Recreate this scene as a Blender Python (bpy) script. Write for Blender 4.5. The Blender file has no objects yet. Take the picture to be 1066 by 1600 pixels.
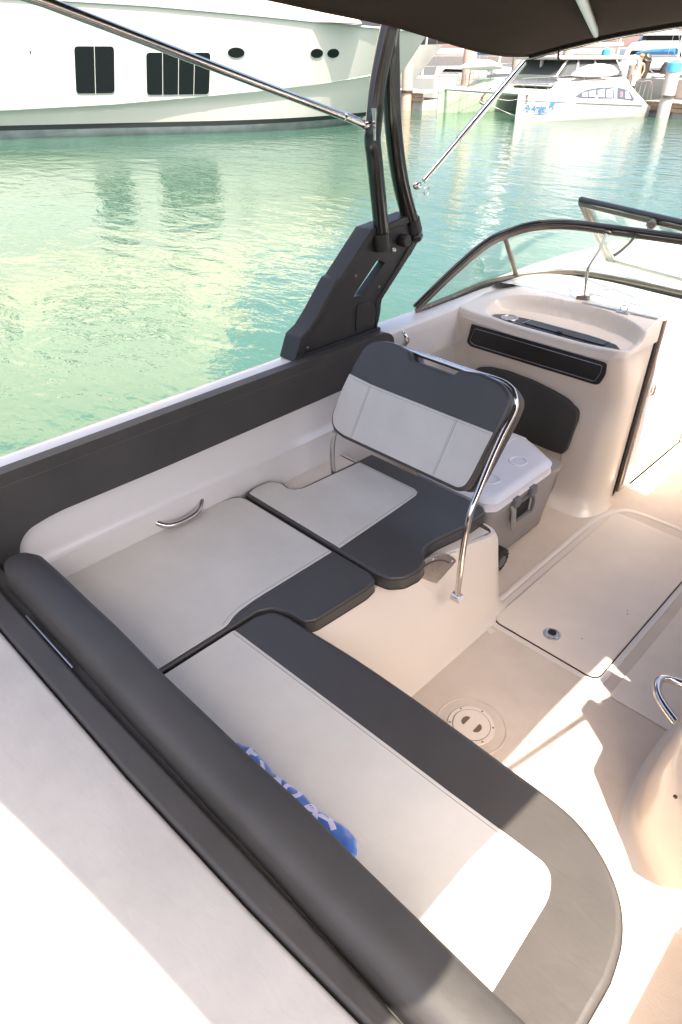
import bpy, bmesh, math, random
from mathutils import Vector, Matrix
random.seed(7)
R = math.radians
S = bpy.context.scene
COL = S.collection

# ---------------------------------------------------------------- camera, light, exposure
cam_d = bpy.data.cameras.new('camera'); cam = bpy.data.objects.new('camera', cam_d); COL.objects.link(cam)
cam_d.sensor_fit = 'VERTICAL'; cam_d.sensor_height = 36; cam_d.lens = 1040/1600*36
cam_d.clip_start = .02; cam_d.clip_end = 5000
cam.location = (0, 0, 2.05)
cam.rotation_euler = (R(90-34.51), 0, R(44.6))
S.camera = cam
SUN = Vector((.51, -.20, 1)).normalized()
w = bpy.data.worlds.new('World'); S.world = w; w.use_nodes = True
nt = w.node_tree; nt.nodes.clear()
sky = nt.nodes.new('ShaderNodeTexSky'); sky.sky_type = 'NISHITA'; sky.sun_disc = False
sky.sun_elevation = math.asin(SUN.z); sky.sun_rotation = math.atan2(SUN.x, SUN.y)
sky.air_density = .7; sky.dust_density = 6; sky.ozone_density = 1.0
bg = nt.nodes.new('ShaderNodeBackground'); bg.inputs[1].default_value = .13
wo = nt.nodes.new('ShaderNodeOutputWorld')
nt.links.new(sky.outputs[0], bg.inputs[0]); nt.links.new(bg.outputs[0], wo.inputs[0])
ld = bpy.data.lights.new('sun', 'SUN'); ld.energy = 4.2; ld.angle = R(.5); ld.color = (1, .89, .76)
lo = bpy.data.objects.new('sun', ld); COL.objects.link(lo); lo.rotation_euler = SUN.to_track_quat('Z', 'Y').to_euler()
S.view_settings.view_transform = 'Standard'; S.view_settings.look = 'None'
S.view_settings.gamma = 1; S.view_settings.use_curve_mapping = False
S.view_settings.exposure = 2.12
S.render.engine = 'CYCLES'
S.cycles.max_bounces = 10; S.cycles.diffuse_bounces = 5; S.cycles.transparent_max_bounces = 12

# ---------------------------------------------------------------- materials
MATS = {}
def mat(name, col, rough=.5, metal=0, var=0, vscale=3, bump=0, bscale=200, coat=0, spec=.5, sheen=0, trans=0, voro=False, warm=None, scuff=0, wr=0):
    if name in MATS: return MATS[name]
    m = bpy.data.materials.new(name); m.use_nodes = True; n = m.node_tree; b = n.nodes['Principled BSDF']
    b.inputs['Base Color'].default_value = (*col, 1); b.inputs['Roughness'].default_value = rough
    b.inputs['Metallic'].default_value = metal; b.inputs['Coat Weight'].default_value = coat
    b.inputs['Coat Roughness'].default_value = .08
    b.inputs['Specular IOR Level'].default_value = spec; b.inputs['Sheen Weight'].default_value = sheen
    tc = n.nodes.new('ShaderNodeTexCoord')
    if var:
        nz = n.nodes.new('ShaderNodeTexNoise'); nz.inputs['Scale'].default_value = vscale; nz.inputs['Detail'].default_value = 6
        nz.inputs['Roughness'].default_value = .6
        n.links.new(tc.outputs['Object'], nz.inputs['Vector'])
        cr = n.nodes.new('ShaderNodeValToRGB')
        cr.color_ramp.elements[0].position = .3; cr.color_ramp.elements[1].position = .72
        c0 = warm if warm else tuple(c*(1-var) for c in col)
        cr.color_ramp.elements[0].color = (*c0, 1); cr.color_ramp.elements[1].color = (*[min(1, c*(1+var*.5)) for c in col], 1)
        n.links.new(nz.outputs['Fac'], cr.inputs[0]); n.links.new(cr.outputs[0], b.inputs['Base Color'])
        mr = n.nodes.new('ShaderNodeMapRange') if rough > .35 else n.nodes.new('ShaderNodeMapRange'); mr.inputs[3].default_value = rough*.92; mr.inputs[4].default_value = min(1, rough*1.10)
        n2 = n.nodes.new('ShaderNodeTexNoise'); n2.inputs['Scale'].default_value = vscale*4; n.links.new(tc.outputs['Object'], n2.inputs['Vector'])
        n.links.new(n2.outputs['Fac'], mr.inputs[0]); n.links.new(mr.outputs[0], b.inputs['Roughness'])
    if scuff:
        n3 = n.nodes.new('ShaderNodeTexNoise'); n3.inputs['Scale'].default_value = 7; n3.inputs['Detail'].default_value = 9; n3.inputs['Roughness'].default_value = .75
        n.links.new(tc.outputs['Object'], n3.inputs['Vector'])
        c3 = n.nodes.new('ShaderNodeValToRGB'); c3.color_ramp.elements[0].position = .70; c3.color_ramp.elements[1].position = .80
        c3.color_ramp.elements[0].color = (0, 0, 0, 1); c3.color_ramp.elements[1].color = (scuff, scuff, scuff, 1)
        mx3 = n.nodes.new('ShaderNodeMixRGB'); mx3.inputs[2].default_value = (.32, .30, .28, 1)
        src = b.inputs['Base Color'].links[0].from_socket
        n.links.new(n3.outputs['Fac'], c3.inputs[0]); n.links.new(c3.outputs[0], mx3.inputs[0]); n.links.new(src, mx3.inputs[1]); n.links.new(mx3.outputs[0], b.inputs['Base Color'])
    if bump:
        if voro:
            t = n.nodes.new('ShaderNodeTexVoronoi'); o = t.outputs['Distance']
        else:
            t = n.nodes.new('ShaderNodeTexNoise'); t.inputs['Detail'].default_value = 3; o = t.outputs['Fac']
        t.inputs['Scale'].default_value = bscale; n.links.new(tc.outputs['Object'], t.inputs['Vector'])
        bp = n.nodes.new('ShaderNodeBump'); bp.inputs['Strength'].default_value = bump; bp.inputs['Distance'].default_value = .001
        n.links.new(o, bp.inputs['Height']); n.links.new(bp.outputs[0], b.inputs['Normal'])
        if wr:
            pv = bp
            for sc_, ds_, sx_ in ((5, .006, 1), (16, .0018, 2.2)):
                mp_ = n.nodes.new('ShaderNodeMapping'); mp_.inputs['Scale'].default_value = (1, sx_, 1); mp_.inputs['Rotation'].default_value = (0, 0, .6)
                t2 = n.nodes.new('ShaderNodeTexNoise'); t2.inputs['Scale'].default_value = sc_; t2.inputs['Detail'].default_value = 2; t2.inputs['Distortion'].default_value = .6
                b2_ = n.nodes.new('ShaderNodeBump'); b2_.inputs['Strength'].default_value = wr; b2_.inputs['Distance'].default_value = ds_
                n.links.new(tc.outputs['Object'], mp_.inputs[0]); n.links.new(mp_.outputs[0], t2.inputs['Vector']); n.links.new(t2.outputs['Fac'], b2_.inputs['Height'])
                n.links.new(pv.outputs[0], b2_.inputs['Normal']); pv = b2_
            n.links.new(pv.outputs[0], b.inputs['Normal'])
    MATS[name] = m; return m

GEL = mat('gelcoat', (.72, .63, .53), .28, coat=.4)
GELW = mat('gelcoat_white', (.68, .64, .60), .25, coat=.4)
SOLE = mat('gelcoat_nonskid', (.62, .515, .415), .55, var=.07, vscale=9, bump=.6, bscale=230, voro=True, warm=(.58, .475, .375))
HATCH = mat('hatch_gelcoat', (.76, .645, .525), .40, var=.05, vscale=7, bump=.35, bscale=260, voro=True)
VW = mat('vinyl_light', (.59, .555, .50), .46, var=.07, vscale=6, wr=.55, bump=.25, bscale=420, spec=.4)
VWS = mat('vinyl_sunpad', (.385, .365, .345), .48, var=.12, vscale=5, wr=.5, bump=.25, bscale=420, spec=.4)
VWC = mat('vinyl_side', (.56, .52, .49), .45, var=.05, vscale=3, bump=.08, bscale=420, spec=.4)
VB = mat('vinyl_charcoal', (.052, .048, .045), .54, var=.20, wr=.6, scuff=.6, vscale=5, bump=.25, bscale=460, spec=.5)
VB2 = mat('vinyl_charcoal_band', (.058, .0525, .049), .42, var=.14, wr=.6, vscale=4, bump=.25, bscale=460, spec=.5)
BLK = mat('black_plastic', (.020, .018, .017), .5, var=.25, vscale=8, bump=.4, bscale=600)
BLKP = mat('black_powder', (.010, .009, .009), .17, coat=.3)
BLKG = mat('black_gap', (.008, .008, .009), .7)
PANEL = mat('panel_black', (.013, .013, .015), .3, bump=.1, bscale=300)
STEEL = mat('stainless', (.66, .63, .60), .15, metal=1, var=.06, vscale=25)
STEELD = mat('stainless_brushed', (.55, .52, .49), .28, metal=1, var=.15, vscale=30)
BRZ = mat('frame_bronze', (.22, .18, .155), .32, metal=.85, var=.1, vscale=20)
STITCH = mat('stitch', (.10, .095, .09), .8)
STITCHL = mat('stitch_light', (.30, .29, .28), .8)
CANVAS = mat('canvas', (.046, .033, .028), .95, var=.2, vscale=2.5, bump=.6, bscale=500, spec=.05)
WHT = mat('white_plastic', (.68, .67, .70), .35, var=.03, vscale=6)
GREYP = mat('grey_plastic', (.27, .25, .235), .5, var=.05, vscale=9, bump=.2, bscale=300)
GREYD = mat('grey_plastic_dark', (.12, .12, .125), .45)
RUB = mat('rubber', (.02, .018, .017), .8, bump=.6, bscale=90)
BLUE = mat('towel_blue', (.035, .12, .42), .95, var=.25, vscale=30, bump=1.0, bscale=700, sheen=.6)
BLUEW = mat('towel_white', (.62, .60, .78), .95, bump=1.0, bscale=700, sheen=.3)
SCREW = mat('screw_steel', (.20, .17, .15), .35, metal=1)

def water_mat():
    m = bpy.data.materials.new('water'); m.use_nodes = True; n = m.node_tree; b = n.nodes['Principled BSDF']
    b.inputs['Roughness'].default_value = .045; b.inputs['IOR'].default_value = 1.34
    tc = n.nodes.new('ShaderNodeTexCoord')
    nz = n.nodes.new('ShaderNodeTexNoise'); nz.inputs['Scale'].default_value = .12; nz.inputs['Detail'].default_value = 3
    cr = n.nodes.new('ShaderNodeValToRGB')
    cr.color_ramp.elements[0].position = .35; cr.color_ramp.elements[1].position = .65
    cr.color_ramp.elements[0].color = (.026, .062, .036, 1); cr.color_ramp.elements[1].color = (.030, .074, .056, 1)
    n.links.new(tc.outputs['Object'], nz.inputs['Vector']); n.links.new(nz.outputs['Fac'], cr.inputs[0]); n.links.new(cr.outputs[0], b.inputs['Base Color'])
    prev = None
    for sc, st, rot, dist in ((.45, .5, 30, .08), (1.3, .5, 48, .042), (4.2, .5, 22, .014), (11, .5, 40, .004)):
        mp = n.nodes.new('ShaderNodeMapping'); mp.inputs['Rotation'].default_value = (0, 0, R(rot)); mp.inputs['Scale'].default_value = (1, 1.9, 1)
        t = n.nodes.new('ShaderNodeTexNoise'); t.inputs['Scale'].default_value = sc; t.inputs['Detail'].default_value = 2.5
        t.inputs['Distortion'].default_value = .8
        n.links.new(tc.outputs['Object'], mp.inputs[0]); n.links.new(mp.outputs[0], t.inputs['Vector'])
        bp = n.nodes.new('ShaderNodeBump'); bp.inputs['Strength'].default_value = st; bp.inputs['Distance'].default_value = dist
        n.links.new(t.outputs['Fac'], bp.inputs['Height'])
        if prev: n.links.new(prev.outputs[0], bp.inputs['Normal'])
        prev = bp
    n.links.new(prev.outputs[0], b.inputs['Normal'])
    return m
def glass_mat(name, tint, refl=.6):
    m = bpy.data.materials.new(name); m.use_nodes = True; n = m.node_tree; n.nodes.clear()
    o = n.nodes.new('ShaderNodeOutputMaterial'); mx = n.nodes.new('ShaderNodeMixShader')
    tr = n.nodes.new('ShaderNodeBsdfTransparent'); tr.inputs[0].default_value = (*tint, 1)
    gl = n.nodes.new('ShaderNodeBsdfGlossy'); gl.inputs['Roughness'].default_value = .01
    lw = n.nodes.new('ShaderNodeLayerWeight'); lw.inputs[0].default_value = .5
    pw = n.nodes.new('ShaderNodeMath'); pw.operation = 'POWER'; pw.inputs[1].default_value = 3.5
    fr = n.nodes.new('ShaderNodeMath'); fr.operation = 'MULTIPLY_ADD'; fr.inputs[1].default_value = .75; fr.inputs[2].default_value = .04
    n.links.new(lw.outputs['Facing'], pw.inputs[0]); n.links.new(pw.outputs[0], fr.inputs[0])
    n.links.new(fr.outputs[0], mx.inputs[0]); n.links.new(tr.outputs[0], mx.inputs[1]); n.links.new(gl.outputs[0], mx.inputs[2])
    n.links.new(mx.outputs[0], o.inputs[0]); return m
GLASS = glass_mat('windshield_glass', (.90, .955, .93))

# ---------------------------------------------------------------- helpers
def obj(name, bm, m, parent=None, bevel=0, seg=3, smooth=True, solid=0, subsurf=0, label=None, ang=35):
    me = bpy.data.meshes.new(name)
    bmesh.ops.recalc_face_normals(bm, faces=bm.faces[:])
    bm.to_mesh(me); bm.free()
    if smooth:
        for p in me.polygons: p.use_smooth = True
    me.materials.append(m)
    o = bpy.data.objects.new(name, me); COL.objects.link(o)
    if parent:
        o.parent = parent
        M = Matrix.Identity(4); p = parent
        M = world(parent)
        o.matrix_parent_inverse = M.inverted()
    if solid:
        md = o.modifiers.new('solid', 'SOLIDIFY'); md.thickness = solid; md.offset = 0
    if bevel:
        md = o.modifiers.new('bevel', 'BEVEL'); md.width = bevel; md.segments = seg; md.limit_method = 'ANGLE'; md.angle_limit = R(ang)
        md.harden_normals = False
    if subsurf:
        md = o.modifiers.new('sub', 'SUBSURF'); md.levels = subsurf; md.render_levels = subsurf
    if smooth and not subsurf:
        set_auto(me)
    if label: o['label'] = label
    return o
def set_auto(me, ang=40):
    # sharp edges by angle
    bm = bmesh.new(); bm.from_mesh(me)
    for e in bm.edges:
        if len(e.link_faces) == 2:
            e.smooth = e.calc_face_angle(0) < R(ang)
    bm.to_mesh(me); bm.free()
def world(o):
    # parents are only empties at plain locations, or meshes at the origin
    if o is None: return Matrix.Identity(4)
    L = Matrix.Translation(o.location) @ o.rotation_euler.to_matrix().to_4x4()
    if o.parent is None: return L
    return world(o.parent) @ o.matrix_parent_inverse @ L
def thing(name, label, cat, loc=(0, 0, 0), group=None):
    o = bpy.data.objects.new(name, None); COL.objects.link(o); o.location = loc; o.empty_display_size = .1
    o['label'] = label; o['category'] = cat
    if group: o['group'] = group
    return o
def tag(o, label, cat, group=None):
    o['label'] = label; o['category'] = cat
    if group: o['group'] = group
    return o
def V(*a): return Vector(a)

def rnd(poly, r, seg=6):
    """round the corners of a 2D polygon; r is one radius or one per corner"""
    out = []; n = len(poly)
    for i in range(n):
        ri = r[i] if isinstance(r, (list, tuple)) else r
        p = Vector(poly[i][:2]); a = Vector(poly[i-1][:2]); b = Vector(poly[(i+1) % n][:2])
        da = (a-p); db = (b-p)
        if ri <= 0 or da.length < 1e-6 or db.length < 1e-6: out.append(tuple(p)); continue
        t = min(ri, da.length*.49, db.length*.49)
        p0 = p+da.normalized()*t; p1 = p+db.normalized()*t
        for k in range(seg+1):
            f = k/seg; q = p0*(1-f)**2+p*2*f*(1-f)+p1*f*f
            out.append(tuple(q))
    return out
def prism(outline, fn0, fn1, bm=None):
    """outline 2D; fn0/fn1 map (u,v)-> 3D for the two caps"""
    bm = bm or bmesh.new()
    a = [bm.verts.new(fn0(u, v)) for u, v in outline]; b = [bm.verts.new(fn1(u, v)) for u, v in outline]
    n = len(a)
    bm.faces.new(a[::-1]); bm.faces.new(b)
    for i in range(n): bm.faces.new((a[i], a[(i+1) % n], b[(i+1) % n], b[i]))
    return bm
def slab(outline, z0, z1, bm=None):
    return prism(outline, lambda x, y: (x, y, z0), lambda x, y: (x, y, z1), bm)
def box(x0, x1, y0, y1, z0, z1, bm=None):
    return slab([(x0, y0), (x1, y0), (x1, y1), (x0, y1)], z0, z1, bm)
def grid(rows, bm=None, close_u=False, cap=False):
    bm = bm or bmesh.new()
    vs = [[bm.verts.new(p) for p in r] for r in rows]
    for i in range(len(vs)-1):
        n = len(vs[i])
        for j in range(n if close_u else n-1):
            k = (j+1) % n
            try: bm.faces.new((vs[i][j], vs[i][k], vs[i+1][k], vs[i+1][j]))
            except ValueError: pass
    if cap:
        bm.faces.new(vs[0][::-1]); bm.faces.new(vs[-1])
    return bm
def smooth_path(pts, sub=6):
    P = [Vector(p) for p in pts]; out = []
    for i in range(len(P)-1):
        p0 = P[max(i-1, 0)]; p1 = P[i]; p2 = P[i+1]; p3 = P[min(i+2, len(P)-1)]
        for k in range(sub):
            t = k/sub
            out.append(.5*((2*p1)+(p2-p0)*t+(2*p0-5*p1+4*p2-p3)*t*t+(3*p1-p0-3*p2+p3)*t**3))
    out.append(P[-1]); return out
def tube(pts, r, n=14, sub=6, bm=None, flat=None, smooth=True, closed=False):
    """swept tube; r radius or list; flat=(rx, rz) elliptical/strap section"""
    P = smooth_path(pts, sub) if smooth and len(pts) > 2 else [Vector(p) for p in pts]
    bm = bm or bmesh.new(); rings = []
    T = [(P[min(i+1, len(P)-1)]-P[max(i-1, 0)]).normalized() for i in range(len(P))]
    up = Vector((0, 0, 1)) if abs(T[0].z) < .9 else Vector((1, 0, 0))
    N = (up-T[0]*up.dot(T[0])).normalized()
    for i, p in enumerate(P):
        N = (N-T[i]*N.dot(T[i])).normalized(); B = T[i].cross(N)
        if isinstance(r, (list, tuple)):
            f = i/(len(P)-1)*(len(r)-1); k = min(int(f), len(r)-2); ri = r[k]+(r[k+1]-r[k])*(f-k)
        else: ri = r
        a, b = flat if flat else (ri, ri)
        rings.append([p+N*math.cos(2*math.pi*k/n)*b+B*math.sin(2*math.pi*k/n)*a for k in range(n)])
    return grid(rings, bm, close_u=True, cap=True)
def cyl(p0, p1, r, n=20, r2=None, bm=None):
    return tube([p0, p1], [r, r if r2 is None else r2], n=n, bm=bm, smooth=False)
def disc(c, r, h, n=28, bm=None): return cyl((c[0], c[1], c[2]), (c[0], c[1], c[2]+h), r, n=n, bm=bm)
def ellipsoid(c, rx, ry, rz, rot=None, bm=None, u=24, v=14):
    bm = bm or bmesh.new()
    M = Matrix.Translation(c) @ (rot.to_matrix().to_4x4() if rot else Matrix.Identity(4)) @ Matrix.Diagonal((rx, ry, rz, 1))
    bmesh.ops.create_uvsphere(bm, u_segments=u, v_segments=v, radius=1, matrix=M); return bm
def torus(c, R1, r, axis='z', bm=None, n=28, m=8, rot=None):
    pts = []
    rows = []
    Q = rot.to_matrix() if rot else Matrix.Identity(3)
    for i in range(n+1):
        a = 2*math.pi*i/n; row = []
        for j in range(m):
            b = 2*math.pi*j/m; q = Vector(((R1+r*math.cos(b))*math.cos(a), (R1+r*math.cos(b))*math.sin(a), r*math.sin(b)))
            if axis == 'x': q = Vector((q.z, q.x, q.y))
            if axis == 'y': q = Vector((q.x, q.z, q.y))
            row.append(Vector(c)+Q @ q)
        rows.append(row)
    bm = grid(rows, bm, close_u=True); bmesh.ops.remove_doubles(bm, verts=bm.verts[:], dist=1e-6); return bm
def text_bm(s, size, shear=0, extrude=0, spacing=1, bold=0):
    cu = bpy.data.curves.new('t', 'FONT'); cu.body = s; cu.size = size; cu.shear = shear; cu.extrude = extrude; cu.offset = bold; cu.space_character = spacing
    cu.align_x = 'CENTER'; cu.align_y = 'CENTER'
    o = bpy.data.objects.new('t', cu); COL.objects.link(o)
    dg = bpy.context.evaluated_depsgraph_get(); me = bpy.data.meshes.new_from_object(o.evaluated_get(dg))
    bm = bmesh.new(); bm.from_mesh(me); bpy.data.objects.remove(o); bpy.data.curves.remove(cu); bpy.data.meshes.remove(me); return bm
def cushion(name, outline, z0, z1, m, parent=None, r=.016, crown=.0, label=None):
    bm = slab(outline, z0, z1)
    return obj(name, bm, m, parent, bevel=r, seg=5, label=label, ang=50)
def stitch(pts, m=None, r=.0011, parent=None, name='stitching', sub=6):
    return obj(name, tube(pts, r, n=6, sub=sub), m or STITCH, parent)
def welt(outline, z, parent, r=.0022, m=None):
    pts = [(x, y, z) for x, y in outline]; pts.append(pts[0])
    return obj('piping', tube(pts, r, n=6, smooth=False), m or BLK, parent)

# ================================================================= THE SETTING: water, hills, sky comes from the world
bm = bmesh.new(); n = 8
ring = [(math.cos(2*math.pi*k/64)*3000, math.sin(2*math.pi*k/64)*3000) for k in range(64)]
bm.faces.new([bm.verts.new((x, y, -.4)) for x, y in ring])
wa = obj('water', bm, water_mat(), smooth=False); wa['kind'] = 'structure'

# ================================================================= MOTORBOAT (the boat we stand on)
CX = -.75
boat = thing('motorboat', 'white open motorboat we look down into, with beige cockpit floor, curved windshield and charcoal panels', 'boat', (CX, 1.5, 0))
def hb(y):      # half beam
    pts = [(-1, 1.40), (0, 1.43), (3.3, 1.43), (4, 1.37), (4.5, 1.24), (5, .98), (5.5, .6), (5.95, .12)]
    for a, b in zip(pts, pts[1:]):
        if y <= b[0]:
            t = (y-a[0])/(b[0]-a[0]); return a[1]+(b[1]-a[1])*max(0, min(1, t))
    return .08
def sheer(y): return .95 if y < 2.9 else .95+(y-2.9)*.05
# hull shell, outside and inner coaming, port and starboard, swept along y
ys = [-1, -.5, 0, .5, 1, 1.5, 2, 2.4, 2.8, 3.2, 3.5, 3.8, 4.1, 4.4, 4.7, 5, 5.2, 5.4, 5.6, 5.8, 5.95]
def shell(side):
    rows = []
    for y in ys:
        h = hb(y); s = sheer(y); k = min(1, h/1.43)
        t = [(.62*h, -.95), (.94*h-.02, -.42), (h-.03, .25), (h-.002, s-.035), (h-.006, s-.012), (h-.02, s-.001), (h-.04, s),
             (h-.125*k, s), (h-.142*k, s-.004), (h-.148*k, s-.012), (h-.130*k, s-.025) if y<2.3 else (h-.150*k,s-.02), (h-.07*k, s-.05) if y<2.3 else (h-.152*k,s-.06), (h-.07*k, .75) if y<2.3 else (h-.14*k,.74), (h-.100*k, .715), (h-.100*k, .585),
             (h-.106*k, .562), (h-.122*k, .545), (h-.118*k, .38), (h-.125*k, -.02)]
        rows.append([(CX+side*a, y, z) for a, z in t])
    return grid(rows)
obj('hull', shell(-1), GELW, boat)
obj('hull', shell(1), GELW, boat)
rub = obj('rub_rail', tube([(CX-hb(y)-.004, y, sheer(y)-.07) for y in ys], .012, n=8), BLK, boat)
obj('transom', box(CX-1.37, CX+1.37, -1.02, -1.0, -.9, .55), GELW, boat)

# --- cockpit sole
sole = slab([(-2.10, .3), (.62, .3), (.62, 3.5), (-.46, 3.5), (-.46, 4.7), (-1.10, 4.7), (-1.10, 3.5), (-2.10, 3.5)], -.05, 0)
obj('cockpit_sole', sole, SOLE, boat, smooth=False)
obj('swim_deck', box(.05, .62, -1, .3, -.06, -.004), SOLE, boat, smooth=False)
# gutter rim around the floor hatch and the soft swell that runs into the console foot
obj('hatch_rim', slab(rnd([(-1.062, 1.962), (-.512, 1.962), (-.512, 3.172), (-1.062, 3.172)], .06), .0005, .002), GEL, boat, bevel=.001, seg=2)
hatch_gap = slab(rnd([(-1.0315, 1.9865), (-.5365, 1.9865), (-.5365, 3.1475), (-1.0315, 3.1475)], .047), .001, .003)
obj('hatch_gasket', hatch_gap, BLKG, boat)
fl = obj('floor_hatch', slab(rnd([(-1.028, 1.99), (-.540, 1.99), (-.540, 3.144), (-1.028, 3.144)], .045, 8), .004, .014), HATCH, boat, bevel=.004, seg=3)
obj('second_floor_hatch', slab(rnd([(-.47, 1.955), (.10, 1.955), (.10, 3.12), (-.47, 3.12)], .03), .0005, .006), HATCH, boat, bevel=.003, seg=2, label='low flat floor panel to the right of the raised hatch')
# curved gutter ridge to the left of the hatch
obj('floor_ridge', tube([(-.985, 1.93, 0), (-1.075, 1.98, 0), (-1.085, 2.2, 0), (-1.085, 2.7, 0), (-1.075, 3.05, 0), (-1.02, 3.2, 0), (-.9, 3.25, 0), (-.5, 3.25, 0)], .012, n=10, flat=(.016, .005)), GEL, boat)
# flush latch on the hatch
lt = obj('hatch_latch', disc((-.793, 2.085, .014), .038, .003, 40), STEELD, boat, bevel=.0012, seg=2)
obj('latch_ring', torus((-.793, 2.085, .0175), .029, .003), STEEL, lt)
obj('latch_hole', disc((-.797, 2.092, .0172), .018, .0012, 24), BLKG, lt)
obj('latch_tab', box(-.802, -.776, 2.056, 2.072, .0172, .0205), STEEL, lt, bevel=.001, seg=2)
for (x, y) in ((-.690, 2.15), (-.62, 2.43), (-.63, 2.45)):
    obj('floor_plug', disc((x, y, .0141), .0026, .0008, 10), BLKG, boat)
# round deck plate
c = (-.768, 1.466)
dp = obj('deck_plate', disc((c[0], c[1], .0), .088, .006, 56), HATCH, boat, bevel=.003, seg=3, label='round cream inspection plate with two finger holes')
obj('plate_moat', torus((c[0], c[1], -.002),   .128, .006, n=56, m=8), SOLE, boat)
obj('plate_lid', disc((c[0], c[1], .0061), .068, .0032, 56), HATCH, dp, bevel=.001, seg=2)
obj('lid_seam', torus((c[0], c[1], .0065), .0698, .0009, n=48), STITCH, dp)
for k in range(6):
    a = R(35+60*k); obj('screw', disc((c[0]+.079*math.cos(a), c[1]+.079*math.sin(a), .0058), .0036, .0011, 10), SCREW, dp)
DARKT = mat('recess_tan', (.16, .11, .07), .6)
for s in (-1, 1):
    ol = [(c[0]+s*.024+s*.016*math.cos(t), c[1]+.022*math.sin(t)) for t in [2*math.pi*k/20 for k in range(20)]]
    ol = [(x, y) if (x-c[0]-s*.022)*s > 0 else (c[0]+s*.020, y) for x, y in ol]
    bmr = bmesh.new()
    ol2 = []
    for q in ol:
        if not ol2 or (abs(q[0]-ol2[-1][0])+abs(q[1]-ol2[-1][1])) > 1e-5: ol2.append(q)
    obj('finger_recess', slab(ol2, .0092, .0099), DARKT, dp)

# --- bench base (port) with sloping face and forward end
def fx(y, z):        # x of the starboard face of the bench base
    top = -1.235 if y < 1.62 else (-1.235+(y-1.62)/(2.07-1.62)*.135)
    t = max(0, min(1, z/.387)); s = t*t*(3-2*t)*.6+t*.4
    x = -1.042+(top+1.042)*s
    if z < .06: x += .03*(1-z/.06)**2
    return x
rows = []
for z in [0, .006, .015, .03, .06, .1, .16, .22, .28, .33, .365, .38, .387, .387]:
    last = z == .387 and len(rows) == 13
    row = []
    ins = 0 if z < .36 else (z-.36)*.5
    if last: ins = .03
    for y in [.5, .7, .9, 1.0, 1.1, 1.2, 1.3, 1.4, 1.5, 1.6, 1.66, 1.72, 1.80, 1.88, 1.96, 2.03]:
        x = fx(y, z)
        if y < 1.4: x -= 0.0
        row.append((x-ins, y, z))
    xe = fx(2.07, z)
    fl_ = .03*(1-z/.06)**2 if z < .06 else 0
    row += [(xe-.012-ins, 2.075+fl_*.6-ins*.5, z), (xe-.03-ins, 2.092+fl_-ins*.5, z), (xe-.06-ins, 2.10+fl_-ins*.5, z), (-1.5, 2.10+fl_-ins*.5, z), (-2.08, 2.10+fl_-ins*.5, z)]
    rows.append(row)
obj('bench_base', grid(rows), GEL, boat)
obj('bench_top', slab([(-2.10, .4), (-1.28, .4), (-1.28, 1.60), (-1.20, 1.80), (-1.15, 2.06), (-2.10, 2.08)], .34, .384), GEL, boat, smooth=False)
# aft bench base
aft = [(-1.30, .95), (-.30, .95), (-.16, .90), (-.10, .78), (-.10, .30), (-1.30, .30)]
obj('aft_bench_base', slab(rnd(aft, [.0, .12, .12, .1, 0, 0]), 0, .378), GEL, boat, bevel=.01)
# bulkhead between bench and sun deck
obj('aft_bulkhead', box(-2.08, .02, .32, .425, -.0, .60), GEL, boat, bevel=.01)
obj('bulkhead_trim', box(-2.10, .0, .376, .43, .6005, .645), VB, boat, bevel=.006)
obj('aft_deck', slab(rnd([(-2.16, -1.0), (.02, -1.0), (.02, .31), (-2.16, .31)], [0, .08, .08, 0]), .45, .60), GELW, boat, bevel=.015)

# grab handle on the side wall
gh = obj('grab_handle', tube([(-2.083, 1.030, .503), (-2.062, 1.040, .490), (-2.035, 1.075, .476), (-2.03, 1.14, .470), (-2.035, 1.205, .476), (-2.062, 1.250, .496), (-2.083, 1.262, .512)], [.011, .0125, .0135, .014, .0135, .0125, .011], n=14), STEEL, boat)
obj('handle_foot', ellipsoid((-2.082, 1.026, .503), .006, .018, .012), STEEL, gh)
obj('handle_foot', ellipsoid((-2.082, 1.268, .514), .006, .014, .020), STEEL, gh)
# small cleat seen above the seat back
obj('cleat', tube([(-2.02, 2.46, .86), (-2.0, 2.47, .875), (-1.985, 2.47, .90), (-1.99, 2.46, .93), (-2.005, 2.455, .945)], [.006, .012, .014, .010, .003], n=10), STEEL, boat)

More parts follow.
